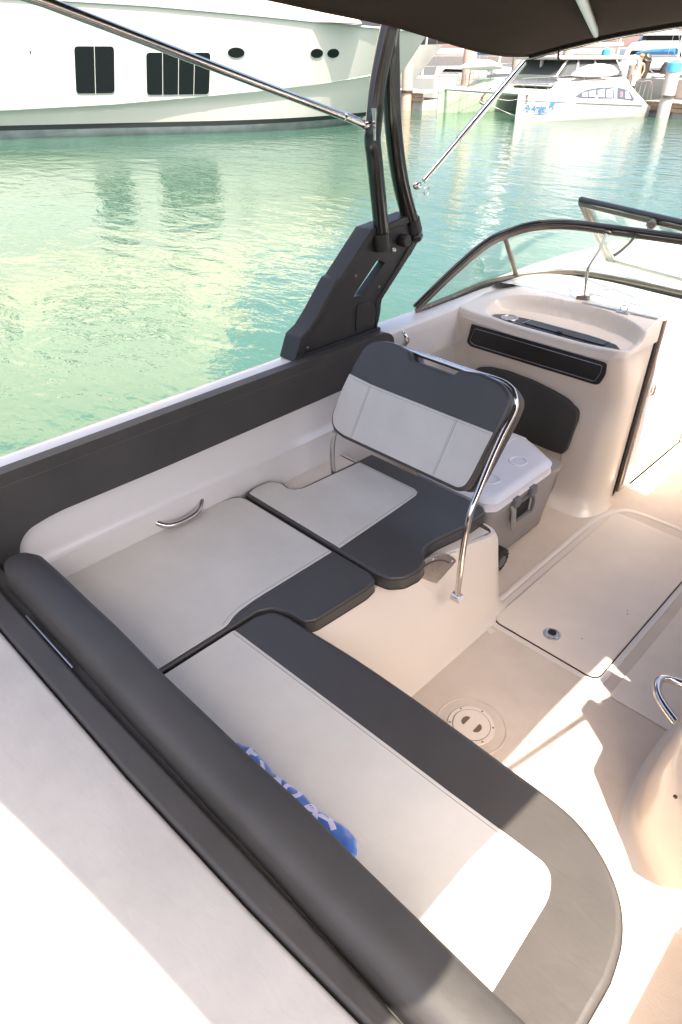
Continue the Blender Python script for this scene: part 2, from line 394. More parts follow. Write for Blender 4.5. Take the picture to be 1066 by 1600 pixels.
# --- console (port): lofted front, rounded corner, side face
def yface(z):
    pts = [(0, 3.055), (.1, 3.075), (.3, 3.09), (.5, 3.085), (.62, 3.07), (.70, 3.04), (.78, 3.005), (.86, 2.968), (.90, 2.952), (.925, 2.948), (.935, 2.955)]
    for a, b in zip(pts, pts[1:]):
        if z <= b[0]: t = (z-a[0])/(b[0]-a[0]); return a[1]+(b[1]-a[1])*t
    return pts[-1][1]
rows = []
for z in [0, .008, .02, .045, .08, .14, .22, .32, .42, .52, .60, .66, .70, .74, .78, .82, .86, .89, .905, .915]:
    yf = yface(z); fl_ = .07*(1-z/.08)**2 if z < .08 else 0
    if z > .93: yf = 2.962
    r = .10 if z < .6 else .10-.04*(z-.6)/.35
    xr = -1.115
    pil = .020*max(0, min(1, (.56-z)/.10))
    row = [(-2.12, yf-fl_-.10, z), (-2.085, yf-fl_-.045, z), (-2.05, yf-fl_-.012, z), (-2.0, yf-fl_, z), (-1.9, yf-fl_, z), (-1.7, yf-fl_, z), (-1.5, yf-fl_, z), (-1.40, yf-fl_, z), (-1.362, yf-fl_, z),
           (-1.350, yf-fl_-pil, z), (-1.30, yf-fl_-pil, z), (xr-r*1.1+fl_*.3, yf-fl_-pil, z)]
    for k in range(1, 7):
        a = R(90*k/6); row.append((xr-r+r*math.sin(a)+fl_*.6, yf+r-r*math.cos(a)-fl_*(1-k/6)-pil*(1-k/6), z))
    row += [(xr+fl_*.5, yf+.17, z), (xr-.002+fl_*.3, 3.24, z), (xr-.004, 3.305, z)]
    if z > .935: row = [(x-(.012 if i > 11 else 0), y, zz) for i, (x, y, zz) in enumerate(row)]
    rows.append(row)
obj('console', grid(rows), GEL, boat)
# top of the console: heightfield with the tray niche sunk into it
def ztop(x, y):
    t = max(0, min(1, (y-2.97)/(3.24-2.97)))
    base = .938+(1.013-.938)*(t*t*(3-2*t)*.5+t*.5)
    tl = max(0, min(1, (-1.86-x)/.20)); tl = tl*tl*(3-2*tl); base = base*(1-tl)+(sheer(y)-.004)*tl
    cx_, cy_ = -1.505, 3.03
    cyy = cy_+.0
    fx_ = abs(x-cx_)/.385; bk = 3.238-.075*abs((x-cx_)/.37)**2.2; fr = 2.966
    mid = (bk+fr)/2; fy_ = abs(y-mid)/max(.02, (bk-fr)/2)
    d = (fx_**5+fy_**5)**.2
    f = max(0, min(1, (1.07-d)/.12)); f = f*f*(3-2*f)
    return base*(1-f)+.926*f
nx, ny = 130, 72
def xmx(y):
    r_ = .065; q = y-2.950
    return -1.113 if q >= r_ else -1.113-r_+math.sqrt(max(0, r_*r_-(r_-q)**2))
rows = []
ylist = [2.950, 2.9505, 2.953, 2.957, 2.962]+[2.968+(3.315-2.968)*k/ny for k in range(ny+1)]
for j, y in enumerate(ylist):
    xm = xmx(y); dz = (.05, .010, .005, .0018, .0004)[j] if j < 5 else 0
    row = []
    for i in range(nx+1):
        x = -2.10+(xm+2.10)*i/nx; row.append((x, y, ztop(min(x, -1.13), max(y, 2.968))-dz))
    zz = row[-1][2]
    row += [(xm+.003, y, zz-.0015), (xm+.005, y, zz-.006), (xm+.0052, y, min(zz-.01, .90))]
    rows.append(row)
tp = obj('console_top', grid(rows), GEL, boat)
# tray insert in the niche: black liner, lid, cup holder
tr = obj('tray_liner', slab(rnd([(-1.852, 2.978), (-1.165, 2.972), (-1.150, 3.000), (-1.20, 3.055), (-1.35, 3.085), (-1.62, 3.095), (-1.82, 3.070), (-1.858, 3.03)], .012), .924, .9285), PANEL, boat, bevel=.001, seg=2)
obj('tray_lid', slab(rnd([(-1.665, 3.003), (-1.235, 2.993), (-1.235, 3.050), (-1.36, 3.070), (-1.665, 3.075)], .01), .9286, .9335), PANEL, tr, bevel=.0015, seg=2)
obj('lid_hinge', tube([(-1.665, 3.079, .931), (-1.36, 3.074, .931), (-1.23, 3.054, .931)], .0022, n=6), STEELD, tr)
obj('lid_edge', tube([(-1.668, 3.079, .931), (-1.672, 3.000, .931)], .003, n=6), STEELD, tr)
obj('lid_catch', box(-1.478, -1.452, 2.996, 3.008, .9336, .938), BLKG, tr, bevel=.001, seg=2)
obj('cup_rim', torus((-1.765, 3.03, .9305), .041, .0042, n=40), STEEL, tr)
cupb = grid([[(-1.765+r*math.cos(2*math.pi*k/32), 3.03+r*math.sin(2*math.pi*k/32), z) for k in range(32)] for r, z in ((.040, .9315), (.036, .930), (.034, .9296), (.001, .9295))], close_u=True)
obj('cup_bottom', cupb, STEELD, tr)
# black panel on the console face
def onface(x, z, off): return (x, yface(z)-off, z)
ol = rnd([(-1.945, .872), (-1.183, .868), (-1.190, .80), (-1.225, .722), (-1.98, .722), (-2.0, .745)], [.004, .02, .02, .03, .03, .02])
pan = obj('face_panel', prism(ol, lambda x, z: onface(x, z, .0), lambda x, z: onface(x, z, .008)), PANEL, boat, bevel=.003, seg=2, label='long black switch panel across the console face')
il = rnd([(-1.925, .852), (-1.205, .848), (-1.215, .80), (-1.245, .742), (-1.955, .742), (-1.975, .76)], [.01]*6)
pts = [onface(x, z, .0085) for x, z in il]; pts.append(pts[0])
obj('panel_pinstripe', tube(pts, .0011, n=6, smooth=False), STEELD, pan)
# dark pad on the console face
ol = [(-1.965, .30), (-1.965, .56), (-1.94, .60), (-1.86, .628), (-1.75, .640), (-1.60, .632), (-1.48, .612), (-1.39, .590), (-1.310, .548), (-1.302, .50), (-1.325, .31), (-1.345, .282), (-1.42, .278)]
obj('knee_pad', prism(rnd(ol, .02, 3), lambda x, z: (x, 3.09, z), lambda x, z: (x, 3.045, z)), VB, boat, bevel=.014, seg=4, label='charcoal padded panel with arched top on the console face')
pts = [(x*.985-.024, 3.0435, .455+(z-.455)*.93) for x, z in rnd(ol, .02, 3)]; pts.append(pts[0])

# --- dash / foredeck
Wc = smooth_path([(-2.13, 2.72, .955), (-2.12, 3.0, .968), (-2.10, 3.3, .988), (-2.0, 3.52, 1.008), (-1.85, 3.66, 1.025), (-1.6, 3.72, 1.032), (-1.15, 3.68, 1.04), (-.98, 3.66, 1.043)], 8)
Tc = smooth_path([(-2.13, 2.70, .972), (-2.06, 2.9, 1.13), (-2.0, 3.093, 1.249), (-1.93, 3.22, 1.30), (-1.84, 3.30, 1.33), (-1.7, 3.36, 1.345), (-1.49, 3.37, 1.35), (-1.14, 3.35, 1.362), (-.98, 3.335, 1.366)], 8)
rows = []
for y in [3.30, 3.34, 3.4, 3.5, 3.6, 3.7, 3.8, 4.0, 4.3, 4.6, 5.0, 5.4, 5.8]:
    xl = CX-hb(y)+.10*min(1, hb(y)); zr = 1.013+(y-3.3)*.01
    row = []
    for k in range(15):
        t = k/14; x = xl+(-1.115-xl)*t if y < 4.7 else xl+(CX+hb(y)-.1*hb(y)-xl)*t
        e = max(0, 1-t*9); z = zr-(zr-sheer(y)+.006)*e*e
        row.append((x, y, z))
    rows.append(row)
fd = obj('foredeck', grid(rows), GELW, boat)
obj('foredeck', grid([[(2*CX-x, y, z) for x, y, z in r] for r in rows if r[0][1] < 4.65]), GELW, boat)
# starboard console block and walkthrough sides, steps
obj('walkthrough_side', box(-1.135, -1.108, 3.318, 4.70, 0, 1.03), GELW, boat, bevel=.006, label='white locker side facing the walkthrough')
obj('walkthrough_side', box(-.46, -.43, 3.2, 4.70, 0, 1.03), GELW, boat, bevel=.006)
obj('starboard_console', box(-.428, .62, 3.0, 3.3, 0, 1.0), GEL, boat, bevel=.05)
obj('bow_step', box(-1.107, -.461, 4.2, 4.7, 0, .3), GEL, boat, bevel=.02)
# door jamb: dark slot and bright frame strip
obj('door_gasket', box(-1.119, -1.1105, 3.3055, 3.317, .02, .995), BLKG, boat, smooth=False)
dj = obj('door_jamb', box(-1.113, -1.098, 3.319, 3.345, .03, 1.0), BRZ, boat, bevel=.002)
dl = obj('door', box(-1.107, -1.092, 3.352, 3.95, .06, 1.005), GELW, boat, bevel=.006, label='white locker door in full sun beside the console')
obj('door_catch', tube([(-1.091, 3.385, .60), (-1.080, 3.385, .61), (-1.080, 3.385, .655), (-1.091, 3.385, .665)], .006, n=8), STEEL, dl)
obj('catch_plate', ellipsoid((-1.0915, 3.388, .633), .002, .014, .03), STEEL, dl)
# dash trim strip, eye ring, prop rod
obj('dash_strip', tube([(-1.50, 3.262, 1.015), (-1.30, 3.270, 1.016), (-1.12, 3.275, 1.016)], .006, n=8, flat=(.010, .004)), STEELD, boat)
er = obj('eye_ring', torus((-1.28, 3.25, 1.035), .016, .0032, axis='y', rot=Matrix.Rotation(R(25), 4, 'Z').to_euler()), STEEL, boat)
obj('ring_base', slab(rnd([(-1.315, 3.237), (-1.245, 3.237), (-1.245, 3.262), (-1.315, 3.262)], .01), 1.012, 1.020), STEEL, er, bevel=.002)
cou = obj('dash_plate', box(-1.45, -1.36, 3.40, 3.44, 1.0145, 1.0165), GEL, boat, bevel=.001)

# --- windshield
ws = obj('windshield_frame', tube(Wc, .014, n=10, smooth=False, flat=(.011, .016)), BRZ, boat, label='curved bronze and black windshield frame on the port side')
obj('base_rubber', tube([p+Vector((0, 0, -.013)) for p in Wc], .01, n=8, smooth=False, flat=(.018, .008)), BLK, ws)
obj('top_rail', tube([p+Vector((0, 0, .007)) for p in Tc], .0155, n=12, smooth=False), BLKP, ws)
obj('top_channel', tube([p+Vector((.004, .006, -.016)) for p in Tc], .01, n=8, smooth=False, flat=(.009, .013)), BRZ, ws)
L = min(len(Wc), len(Tc))
def at(C_, f):
    i = f*(len(C_)-1); k = min(int(i), len(C_)-2); return C_[k].lerp(C_[k+1], i-k)
rows = [[at(Wc, f)*(1-g)+at(Tc, f)*g for g in [k/6 for k in range(7)]] for f in [.02+.98*k/60 for k in range(61)]]
obj('windshield_pane', grid(rows), GLASS, ws, solid=.004)
a, b = at(Wc, .40), at(Tc, .33)
obj('mullion', tube([b, a], .01, n=8, smooth=False, flat=(.016, .008)), BRZ, ws)
for f in (.03, .12):
    p = at(Wc, f+.03); obj('frame_screw', ellipsoid(p+Vector((.014, -.01, .004)), .004, .004, .004, u=10, v=6), STEEL, ws)
rod = obj('prop_rod', tube([(-1.49, 3.352, 1.335), (-1.505, 3.33, 1.25), (-1.53, 3.315, 1.17), (-1.526, 3.31, 1.10), (-1.519, 3.322, 1.02)], .0078, n=10), STEEL, boat)
obj('rod_foot', slab(rnd([(-1.555, 3.29), (-1.50, 3.31), (-1.495, 3.335), (-1.54, 3.325)], .006), 1.014, 1.032), SCREW, rod, bevel=.003)
obj('rod_clamp', ellipsoid((-1.49, 3.355, 1.338), .022, .012, .010), BLK, rod)
st = obj('latch_strap', tube([(-1.355, 3.37, 1.345), (-1.37, 3.36, 1.31), (-1.405, 3.355, 1.265), (-1.43, 3.35, 1.24)], .01, n=8, flat=(.017, .005)), BRZ, ws)
obj('strap_stud', ellipsoid((-1.428, 3.345, 1.245), .006, .004, .006), BLK, st)
# opened centre section folded back behind the port pane
cs = thing('windshield_panel', 'opened framed windshield section standing behind the long curved pane, top rail black', 'windshield panel', (-1.5, 3.9, 1.05))
A0, A1 = V(-1.838, 3.719, 1.40), V(-1.10, 3.43, 1.405)
B0, B1 = V(-1.70, 3.90, 1.078), V(-.98, 3.71, 1.083)
obj('top_rail', tube([A0, A1], .017, n=12, smooth=False), BLKP, cs)
obj('top_channel', tube([A0+V(0, 0, -.022), A1+V(0, 0, -.022)], .01, n=8, smooth=False, flat=(.008, .014)), BRZ, cs)
obj('stile', tube([A0+V(-.004, 0, -.012), B0], .01, n=8, smooth=False, flat=(.014, .012)), BRZ, cs)
obj('stile', tube([A0+V(.035, -.012, -.012), B0+V(.035, -.010, 0)], .01, n=8, smooth=False, flat=(.017, .012)), BRZ, cs)
obj('bottom_rail', tube([B0, B1], .011, n=8, smooth=False), BRZ, cs)
obj('pane', grid([[A0, B0], [A1, B1]]), GLASS, cs, solid=.004, smooth=False)
obj('bumper', tube([(-1.345, 3.50, 1.372), (-1.33, 3.465, 1.378), (-1.322, 3.445, 1.38)], [.024, .021, .016], n=14, smooth=False), BLK, cs)

# --- helm-side seat pod at the right edge
pod = []
for z, g in ((0, .045), (.01, .025), (.04, .006), (.12, 0), (.25, -.018), (.36, -.035), (.42, -.05), (.44, -.065), (.445, -.09)):
    cur = smooth_path([(-.205-g*.9, 2.0, 0), (-.205-g*.9, 1.80, 0), (-.195-g*.9, 1.64, 0), (-.145-g, 1.50-g, 0), (-.05-g, 1.395-g, 0), (.10, 1.33-g, 0), (.56, 1.31-g, 0)], 7)
    base = [(p.x, p.y) for p in cur]+[(.56, 2.2), (-.205-g*.9, 2.2)]
    pod.append([(x, y, z) for x, y in base])
obj('helm_seat_pod', grid(pod, close_u=True, cap=True), GEL, boat, label='rounded cream seat pod at the right edge of the cockpit')
obj('pod_screw', disc((-.098, 1.475, .28), .006, .004, 12), SCREW, boat)
hr = obj('pod_handrail', tube([(-.16, 1.90, .30), (-.22, 1.895, .302), (-.275, 1.885, .302), (-.308, 1.860, .302), (-.306, 1.825, .302), (-.288, 1.790, .300), (-.255, 1.760, .298), (-.20, 1.725, .295)], .0135, n=14), STEEL, boat)

# ================================================================= LOOSE CUSHIONS
# port bench cushion
po = [(-2.075, .50), (-1.418, .50), (-1.418, 1.02), (-1.395, 1.066), (-1.335, 1.092), (-1.262, 1.100), (-1.240, 1.135), (-1.233, 1.25), (-1.226, 1.38), (-1.236, 1.437), (-1.275, 1.452), (-1.471, 1.449), (-2.010, 1.447), (-2.052, 1.425), (-2.082, 1.30), (-2.080, .9)]
pc = thing('bench_cushion', 'light grey bench cushion along the port side wall, charcoal band on its inner edge', 'cushion', (-1.7, 1, .38), 'seat cushions of the bench')
cushion('cushion_body', rnd(po, .012, 3), .386, .448, VB2, pc, .013)
pw = [(-2.068, .52), (-1.432, .52), (-1.432, .90), (-1.458, .955), (-1.468, 1.05), (-1.468, 1.438), (-2.005, 1.436), (-2.042, 1.418), (-2.070, 1.30), (-2.068, .9)]
welt(rnd(po, .012, 3), .392, pc); welt(rnd(po, .012, 3), .4375, pc, .0018)
cushion('seat_panel', rnd(pw, [0, 0, .02, .03, .03, .004, .02, .02, .02, .02]), .446, .4505, VW, pc, .0025)
stitch([(-1.444, .89, .4508), (-1.468, .955, .4508), (-1.478, 1.05, .4508), (-1.478, 1.436, .4508)], STITCHL, parent=pc)
stitch([(-1.424, .90, .4492), (-1.446, .95, .4492), (-1.455, 1.05, .4492), (-1.455, 1.443, .4492)], parent=pc)
# aft bench cushion
ao = [(-1.408, .52), (-1.408, 1.0), (-1.385, 1.052), (-1.335, 1.077), (-1.245, 1.086), (-1.043, 1.104), (-.808, 1.112), (-.614, 1.112), (-.45, 1.110), (-.305, 1.108), (-.221, 1.093), (-.139, 1.052), (-.072, .990), (-.03, .91), (-.012, .82), (-.012, .50)]
ao = ao[:1]+[(p.x, p.y) for p in smooth_path([(x, y, 0) for x, y in ao[1:-1]], 6)]+ao[-1:]
ac = thing('bench_cushion', 'largest bench cushion across the stern, light grey with wide charcoal border, half in sun', 'cushion', (-.7, .8, .38), 'seat cushions of the bench')
cushion('cushion_body', ao, .378, .448, VB2, ac, .018)
aw = [(-1.398, .53), (-1.398, .905), (-.997, .918), (-.745, .926), (-.523, .932), (-.32, .940), (-.225, .942), (-.192, .885), (-.174, .53)]
welt(ao, .386, ac); welt(ao, .4335, ac, .002)
cushion('seat_panel', rnd(aw, [0, .01, 0, 0, 0, .03, .05, .05, 0], 8), .446, .4505, VW, ac, .0025)
stitch([(-1.39, .892, .4508), (-.997, .906, .4508), (-.523, .920, .4508), (-.32, .928, .4508), (-.258, .924, .4508), (-.222, .893, .4508), (-.203, .82, .4508), (-.187, .55, .4508)], STITCHL, parent=ac)
# chair seat cushion
co = [(-2.040, 1.461), (-1.471, 1.463), (-1.262, 1.463), (-1.205, 1.475), (-1.166, 1.520), (-1.154, 1.590), (-1.168, 1.645), (-1.214, 1.685), (-1.230, 1.72), (-1.226, 1.80), (-1.198, 1.95), (-1.196, 2.085), (-1.23, 2.12), (-1.88, 2.12), (-1.90, 1.67), (-1.925, 1.632), (-1.99, 1.642), (-2.045, 1.61), (-2.052, 1.53)]
cc = thing('bench_cushion', 'seat cushion under the folding backrest, light grey panel and charcoal surround', 'cushion', (-1.6, 1.8, .38), 'seat cushions of the bench')
cushion('cushion_body', rnd(co, .014, 3), .386, .450, VB2, cc, .015)
cw = [(-2.028, 1.475), (-1.462, 1.475), (-1.478, 1.80), (-1.490, 1.99), (-1.515, 2.015), (-1.862, 2.015), (-1.884, 1.665), (-1.918, 1.616), (-1.99, 1.628), (-2.034, 1.60), (-2.04, 1.53)]
welt(rnd(co, .014, 3), .392, cc); welt(rnd(co, .014, 3), .438, cc, .0018)
cushion('seat_panel', rnd(cw, [.01, 0, 0, .03, .03, 0, .02, .03, .02, .02, .02]), .4485, .4528, VW, cc, .0025)
stitch([(-1.476, 1.48, .453), (-1.490, 1.80, .453), (-1.501, 1.985, .453), (-1.53, 2.004, .453), (-1.86, 2.004, .453)], STITCHL, parent=cc)
# backrest bolster across the stern
def bolster(name, x0, x1, prof, m, parent=None, ends=.03, nseg=26, wob=.0025):
    rows = []; random.seed(3)
    cy_ = sum(p[0] for p in prof)/len(prof); cz_ = sum(p[1] for p in prof)/len(prof)
    for i in range(nseg+1):
        t = i/nseg; x = x0+(x1-x0)*t
        d = min(x-x0, x1-x); s = 1 if d > ends else max(.25, math.sqrt(max(0, 1-((ends-d)/ends)**2)))
        q = 1-(1-s)*.35
        w_ = math.sin(x*7.3)*wob+math.sin(x*17)*wob*.4
        rows.append([(x, cy_+(y-cy_)*q+w_*.5, cz_+(z-cz_)*q+w_) for y, z in prof])
    return obj(name, grid(rows, close_u=True, cap=True), m, parent)
prof = rnd([(.408, .43), (.400, .70), (.412, .738), (.445, .752), (.49, .748), (.522, .728), (.536, .69), (.545, .60), (.56, .46), (.55, .43)], .02, 4)
br = thing('backrest_cushion', 'long charcoal bolster backrest running along the stern bench', 'backrest', (-1, .46, .45))
bolster('cushion_body', -1.945, -.005, prof, VB, br, ends=.018)
smudge = mat('smudge', (.30, .29, .28), .7)
# port side bolster on the coaming
pts = rnd([(-.9, .962), (2.36, .962), (2.43, .915), (2.42, .83), (2.36, .765), (2.10, .742), (1.6, .737), (1.1, .732), (.66, .735), (.555, .715), (.515, .665), (.505, .55), (.49, .45), (-.9, .45)], [0, .06, .05, .05, .03, .02, .02, .02, .05, .04, .04, .02, .02, 0], 6)
def bx(z): return -2.020-(.95-z)*.12
sb = thing('side_bolster', 'charcoal padded bolster along the top of the port side, ending under the black bracket', 'bolster', (-2.08, 1.2, .74))
bmx = prism(pts, lambda y, z: (-2.066, y, z), lambda y, z: (bx(z), y, z))
obj('cushion_body', bmx, VB, sb, bevel=.021, seg=6)
stitch([(bx(.91)+.0005, -.5, .915), (bx(.91)+.0005, 1, .915), (bx(.91)+.0005, 2.35, .915)], parent=sb, r=.0009)
# sun pad over the engine hatch
sp = thing('sun_pad', 'light grey vinyl sun pad on the stern deck, its aft part in full sun', 'sun pad', (-1, -.3, .6))
spo = [(-2.10, -1.0), (-.02, -1.0), (-.02, .345), (-.26, .342), (-.57, .322), (-1.0, .306), (-1.6, .299), (-2.12, .296)]
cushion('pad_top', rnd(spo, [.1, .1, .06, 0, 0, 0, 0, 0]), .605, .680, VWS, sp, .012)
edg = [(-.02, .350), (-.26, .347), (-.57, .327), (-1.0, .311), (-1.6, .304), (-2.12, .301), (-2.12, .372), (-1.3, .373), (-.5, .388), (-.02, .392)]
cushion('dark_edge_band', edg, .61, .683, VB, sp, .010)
obj('hinge_strip', tube([(-1.69, .380, .672), (-1.40, .380, .672)], .004, n=8, smooth=False), STEELD, sp)

# ================================================================= FOLDING SEAT BACK
fb = thing('seat_backrest', 'folding seat backrest, charcoal top and light grey lower panel on a bent steel tube', 'seat back', (-1.5, 1.9, .3))
def bp(y0): return lambda x, z: (x, y0+(z-.62)*.44, z)
def bpt(x, z, off):
    nrm = Vector((0, -1, .44)).normalized(); return tuple(Vector((x, 1.835+(z-.62)*.44, z))+nrm*off)
bo = [(-1.905, .735), (-1.88, .682), (-1.82, .664), (-1.50, .664), (-1.185, .664), (-1.150, .684), (-1.140, .74), (-1.106, .97), (-1.108, 1.025), (-1.165, 1.062), (-1.265, 1.070), (-1.355, 1.058), (-1.374, 1.034), (-1.580, 1.036), (-1.600, 1.064), (-1.691, 1.074), (-1.785, 1.064), (-1.836, 1.03), (-1.862, .955), (-1.885, .85)]
rad = [.03, .03, .03, .0, .03, .03, .02, .03, .04, .05, .01, .015, .012, .012, .015, .01, .05, .04, .02, .02]
olb = rnd(bo, rad, 5)
obj('front_cushion', prism(olb, lambda x, z: bpt(x, z, -.022), lambda x, z: bpt(x, z, .020)), VB2, fb, bevel=.015, seg=5)
bo2 = [(x+(.012 if x > -1.3 else -.012 if x < -1.7 else 0)*1, z) for x, z in bo]
obj('rear_cushion', prism(rnd(bo2, rad, 5), lambda x, z: bpt(x, z, -.085), lambda x, z: bpt(x, z, -.034)), VB2, fb, bevel=.022, seg=5)
wo_ = [(-1.893, .735), (-1.872, .695), (-1.82, .678), (-1.50, .678), (-1.19, .678), (-1.165, .695), (-1.153, .74), (-1.130, .900), (-1.288, .900), (-1.734, .902), (-1.866, .911), (-1.880, .85)]
wp = obj('grey_panel', prism(rnd(wo_, [.03, .03, .03, 0, .03, .03, .03, .004, 0, 0, .004, 0]), lambda x, z: bpt(x, z, .017), lambda x, z: bpt(x, z, .0225)), VW, fb, bevel=.003, seg=2)
for (x0, x1) in ((-1.734, -1.753), (-1.288, -1.308)):
    stitch([bpt(x0, .898, .0228), bpt(x1, .682, .0228)], STITCHL, parent=wp, name='seam', r=.0012)
    stitch([bpt(x0-.008, .898, .0226), bpt(x1-.008, .682, .0226)], STITCHL, parent=wp, name='seam', r=.0006)
stitch([bpt(-1.862, .902, .0228), bpt(-1.735, .893, .0228), bpt(-1.29, .891, .0228), bpt(-1.135, .891, .0228)], STITCHL, parent=wp, r=.0007)
pip = [bpt(x*.984+(-.024), .868+(z-.868)*.965, .0185) for x, z in olb]; pip.append(pip[0])
# bent tube
def tp_(x, z, o=-.028): return bpt(x, z, o)
tub = [(-1.050, 1.713, .300), (-1.046, 1.702, .45), (-1.046, 1.706, .60), (-1.050, 1.728, .70), (-1.060, 1.78, .762), (-1.078, 1.862, .838), (-1.092, 1.945, .915), tp_(-1.104, .99), tp_(-1.120, 1.028), tp_(-1.15, 1.054), tp_(-1.21, 1.064), tp_(-1.35, 1.062), tp_(-1.60, 1.064), tp_(-1.76, 1.06), tp_(-1.82, 1.035), tp_(-1.845, .97), tp_(-1.865, .85), (-1.875, 1.88, .70), (-1.885, 1.86, .62), (-1.89, 1.86, .52), (-1.89, 1.87, .38)]
fr = obj('steel_frame', tube(tub, .0118, n=16, sub=6), STEEL, fb)
kn = obj('pivot_knob', cyl((-1.072, 1.713, .300), (-1.034, 1.713, .300), .021, n=24), STEEL, fb, bevel=.003)
obj('knob_cap', cyl((-1.034, 1.713, .300), (-1.0305, 1.713, .300), .017, n=24), WHT, kn)
# hinge plate: quarter disc with slot
hp = [(1.73, .29)]+[(1.73+.125*math.cos(R(a)), .30+.115*math.sin(R(a))) for a in range(25, 146, 10)]
def hx(y, z): return fx(y, z)+.004
pl_ = obj('pivot_plate', prism(rnd(hp, .008, 3), lambda y, z: (hx(y, z)-.006, y, z), lambda y, z: (hx(y, z)+.004, y, z)), STEELD, fb, bevel=.002)
obj('plate_slot', tube([(hx(1.73+.095*math.cos(R(a)), .30+.088*math.sin(R(a)))+.005, 1.73+.095*math.cos(R(a)), .30+.088*math.sin(R(a))) for a in range(40, 141, 20)], .004, n=8), SCREW, pl_)
for a in (35, 90, 140):
    y, z = 1.73+.108*math.cos(R(a)), .30+.101*math.sin(R(a))
    obj('plate_bolt', ellipsoid((hx(y, z)+.006, y, z), .004, .006, .006, u=10, v=6), STEEL, pl_)
# moulded teardrop recess around the pivot
rec = rnd([(1.695, .265), (1.75, .262), (1.80, .31), (1.865, .385), (1.62, .385), (1.66, .33)], .02, 5)
obj('pivot_recess', prism(rec, lambda y, z: (fx(y, z)-.01, y, z), lambda y, z: (fx(y, z)+.0015, y, z)), GEL, boat, bevel=.001, seg=2)

# ================================================================= COOLER
cl = thing('cooler', 'grey wheeled cooler with a white lid standing between seat and console', 'cooler', (-1.42, 2.48, 0))
def rr(x0, x1, y0, y1, r): return rnd([(x0, y0), (x1, y0), (x1, y1), (x0, y1)], r, 5)
rows = []
for z, g in ((.02, .035), (.03, .03), (.10, .024), (.20, .014), (.345, .004), (.35, -.004), (.385, -.006), (.386, .0)):
    rows.append([(x, y, z) for x, y in rr(-1.64+g, -1.222-g, 2.17+g, 2.80-g, .035)])
obj('body', grid(rows, close_u=True, cap=True), GREYP, cl)
obj('rim_band', slab(rr(-1.648, -1.214, 2.162, 2.808, .04), .352, .384), GREYP, cl, bevel=.004)
rows = []
lo_ = [(-1.655, 2.20), (-1.63, 2.158), (-1.25, 2.158), (-1.208, 2.20), (-1.208, 2.66), (-1.225, 2.70), (-1.40, 2.80), (-1.46, 2.812), (-1.655, 2.812)]
for z, s in ((.388, 0), (.395, -.004), (.418, -.004), (.428, .002), (.445, .018), (.452, .028), (.454, .045)):
    q = rnd(lo_, .02, 4); mx = -1.43; my = 2.485
    rows.append([(x-math.copysign(min(s, abs(x-mx)), x-mx), y-math.copysign(min(s, abs(y-my)), y-my), z) for x, y in q])
ld_ = obj('lid', grid(rows, close_u=True, cap=True), WHT, cl, bevel=0)
for y in (2.32, 2.55):
    obj('cup_recess', torus((-1.33, y, .4535), .040, .006, n=32), WHT, ld_)
    obj('cup_recess_floor', disc((-1.33, y, .4535), .036, .0012, 28), WHT, ld_, bevel=.0005)
obj('lid_ridge', slab(rnd([(-1.52, 2.21), (-1.46, 2.21), (-1.46, 2.76), (-1.52, 2.76)], .02), .453, .460), WHT, ld_, bevel=.004)
h = obj('carry_handle', tube([(-1.212, 2.335, .355), (-1.198, 2.335, .34), (-1.190, 2.34, .25), (-1.190, 2.345, .235)], .01, n=10, flat=(.016, .010)), GREYP, cl)
obj('handle_recess', slab([(0, 0), (.001, 0), (.001, .001), (0, .001)], 0, .001), GREYD, cl) if False else None
obj('handle_well', box(-1.2235, -1.2195, 2.37, 2.52, .24, .345), BLKG, cl, bevel=.002)
hs = obj('handle_bar', tube([(-1.212, 2.36, .345), (-1.206, 2.52, .352)], .01, n=8, smooth=False, flat=(.010, .010)), GREYD, cl)
obj('side_handle', tube([(-1.214, 2.52, .345), (-1.205, 2.53, .30), (-1.206, 2.525, .245), (-1.212, 2.50, .237), (-1.216, 2.38, .237)], .008, n=8), GREYD, cl)
obj('latch', box(-1.216, -1.190, 2.47, 2.52, .345, .395), GREYD, cl, bevel=.006)
obj('latch', box(-1.216, -1.190, 2.33, 2.38, .345, .395), GREYD, cl, bevel=.006)
wh = obj('wheel', cyl((-1.265, 2.30, .062), (-1.195, 2.30, .062), .062, n=32), RUB, cl, bevel=.008)
for k in range(16):
    a = 2*math.pi*k/16
    obj('tread_block', box(-1.262, -1.206, -.007, .007, -.004, .004).copy() if False else cyl((-1.262, 2.30+.062*math.cos(a), .062+.06*math.sin(a)), (-1.197, 2.30+.062*math.cos(a+.2), .062+.06*math.sin(a+.2)), .005, n=6), RUB, wh)
obj('hub', cyl((-1.197, 2.30, .062), (-1.190, 2.30, .062), .03, n=20), GREYD, wh)

# ================================================================= TOWEL
tw = thing('towel', 'rolled blue towel with white letters tucked against the stern bolster', 'towel', (-.8, .61, .45))
random.seed(5)
TP = [(-1.035, .585, .474), (-1.00, .595, .480), (-.95, .604, .482), (-.87, .602, .481), (-.78, .607, .482), (-.70, .612, .481), (-.63, .620, .482), (-.59, .620, .480), (-.565, .612, .476)]
tr_ = [.012, .028, .030, .026, .029, .027, .030, .030, .014]
TS = smooth_path(TP, 8)
def trad(f):
    i = f*(len(tr_)-1); k = min(int(i), len(tr_)-2); return tr_[k]+(tr_[k+1]-tr_[k])*(i-k)
rows = []
for i, p in enumerate(TS):
    f = i/(len(TS)-1); r = trad(f); row = []
    for k in range(28):
        a = 2*math.pi*k/28; q = r*(1+.05*math.sin(3*a+f*25)+.03*math.sin(7*a-f*40)+.04*math.sin(f*60+a))
        row.append((p.x, p.y+q*math.cos(a)*1.05, p.z+q*math.sin(a)))
    rows.append(row)
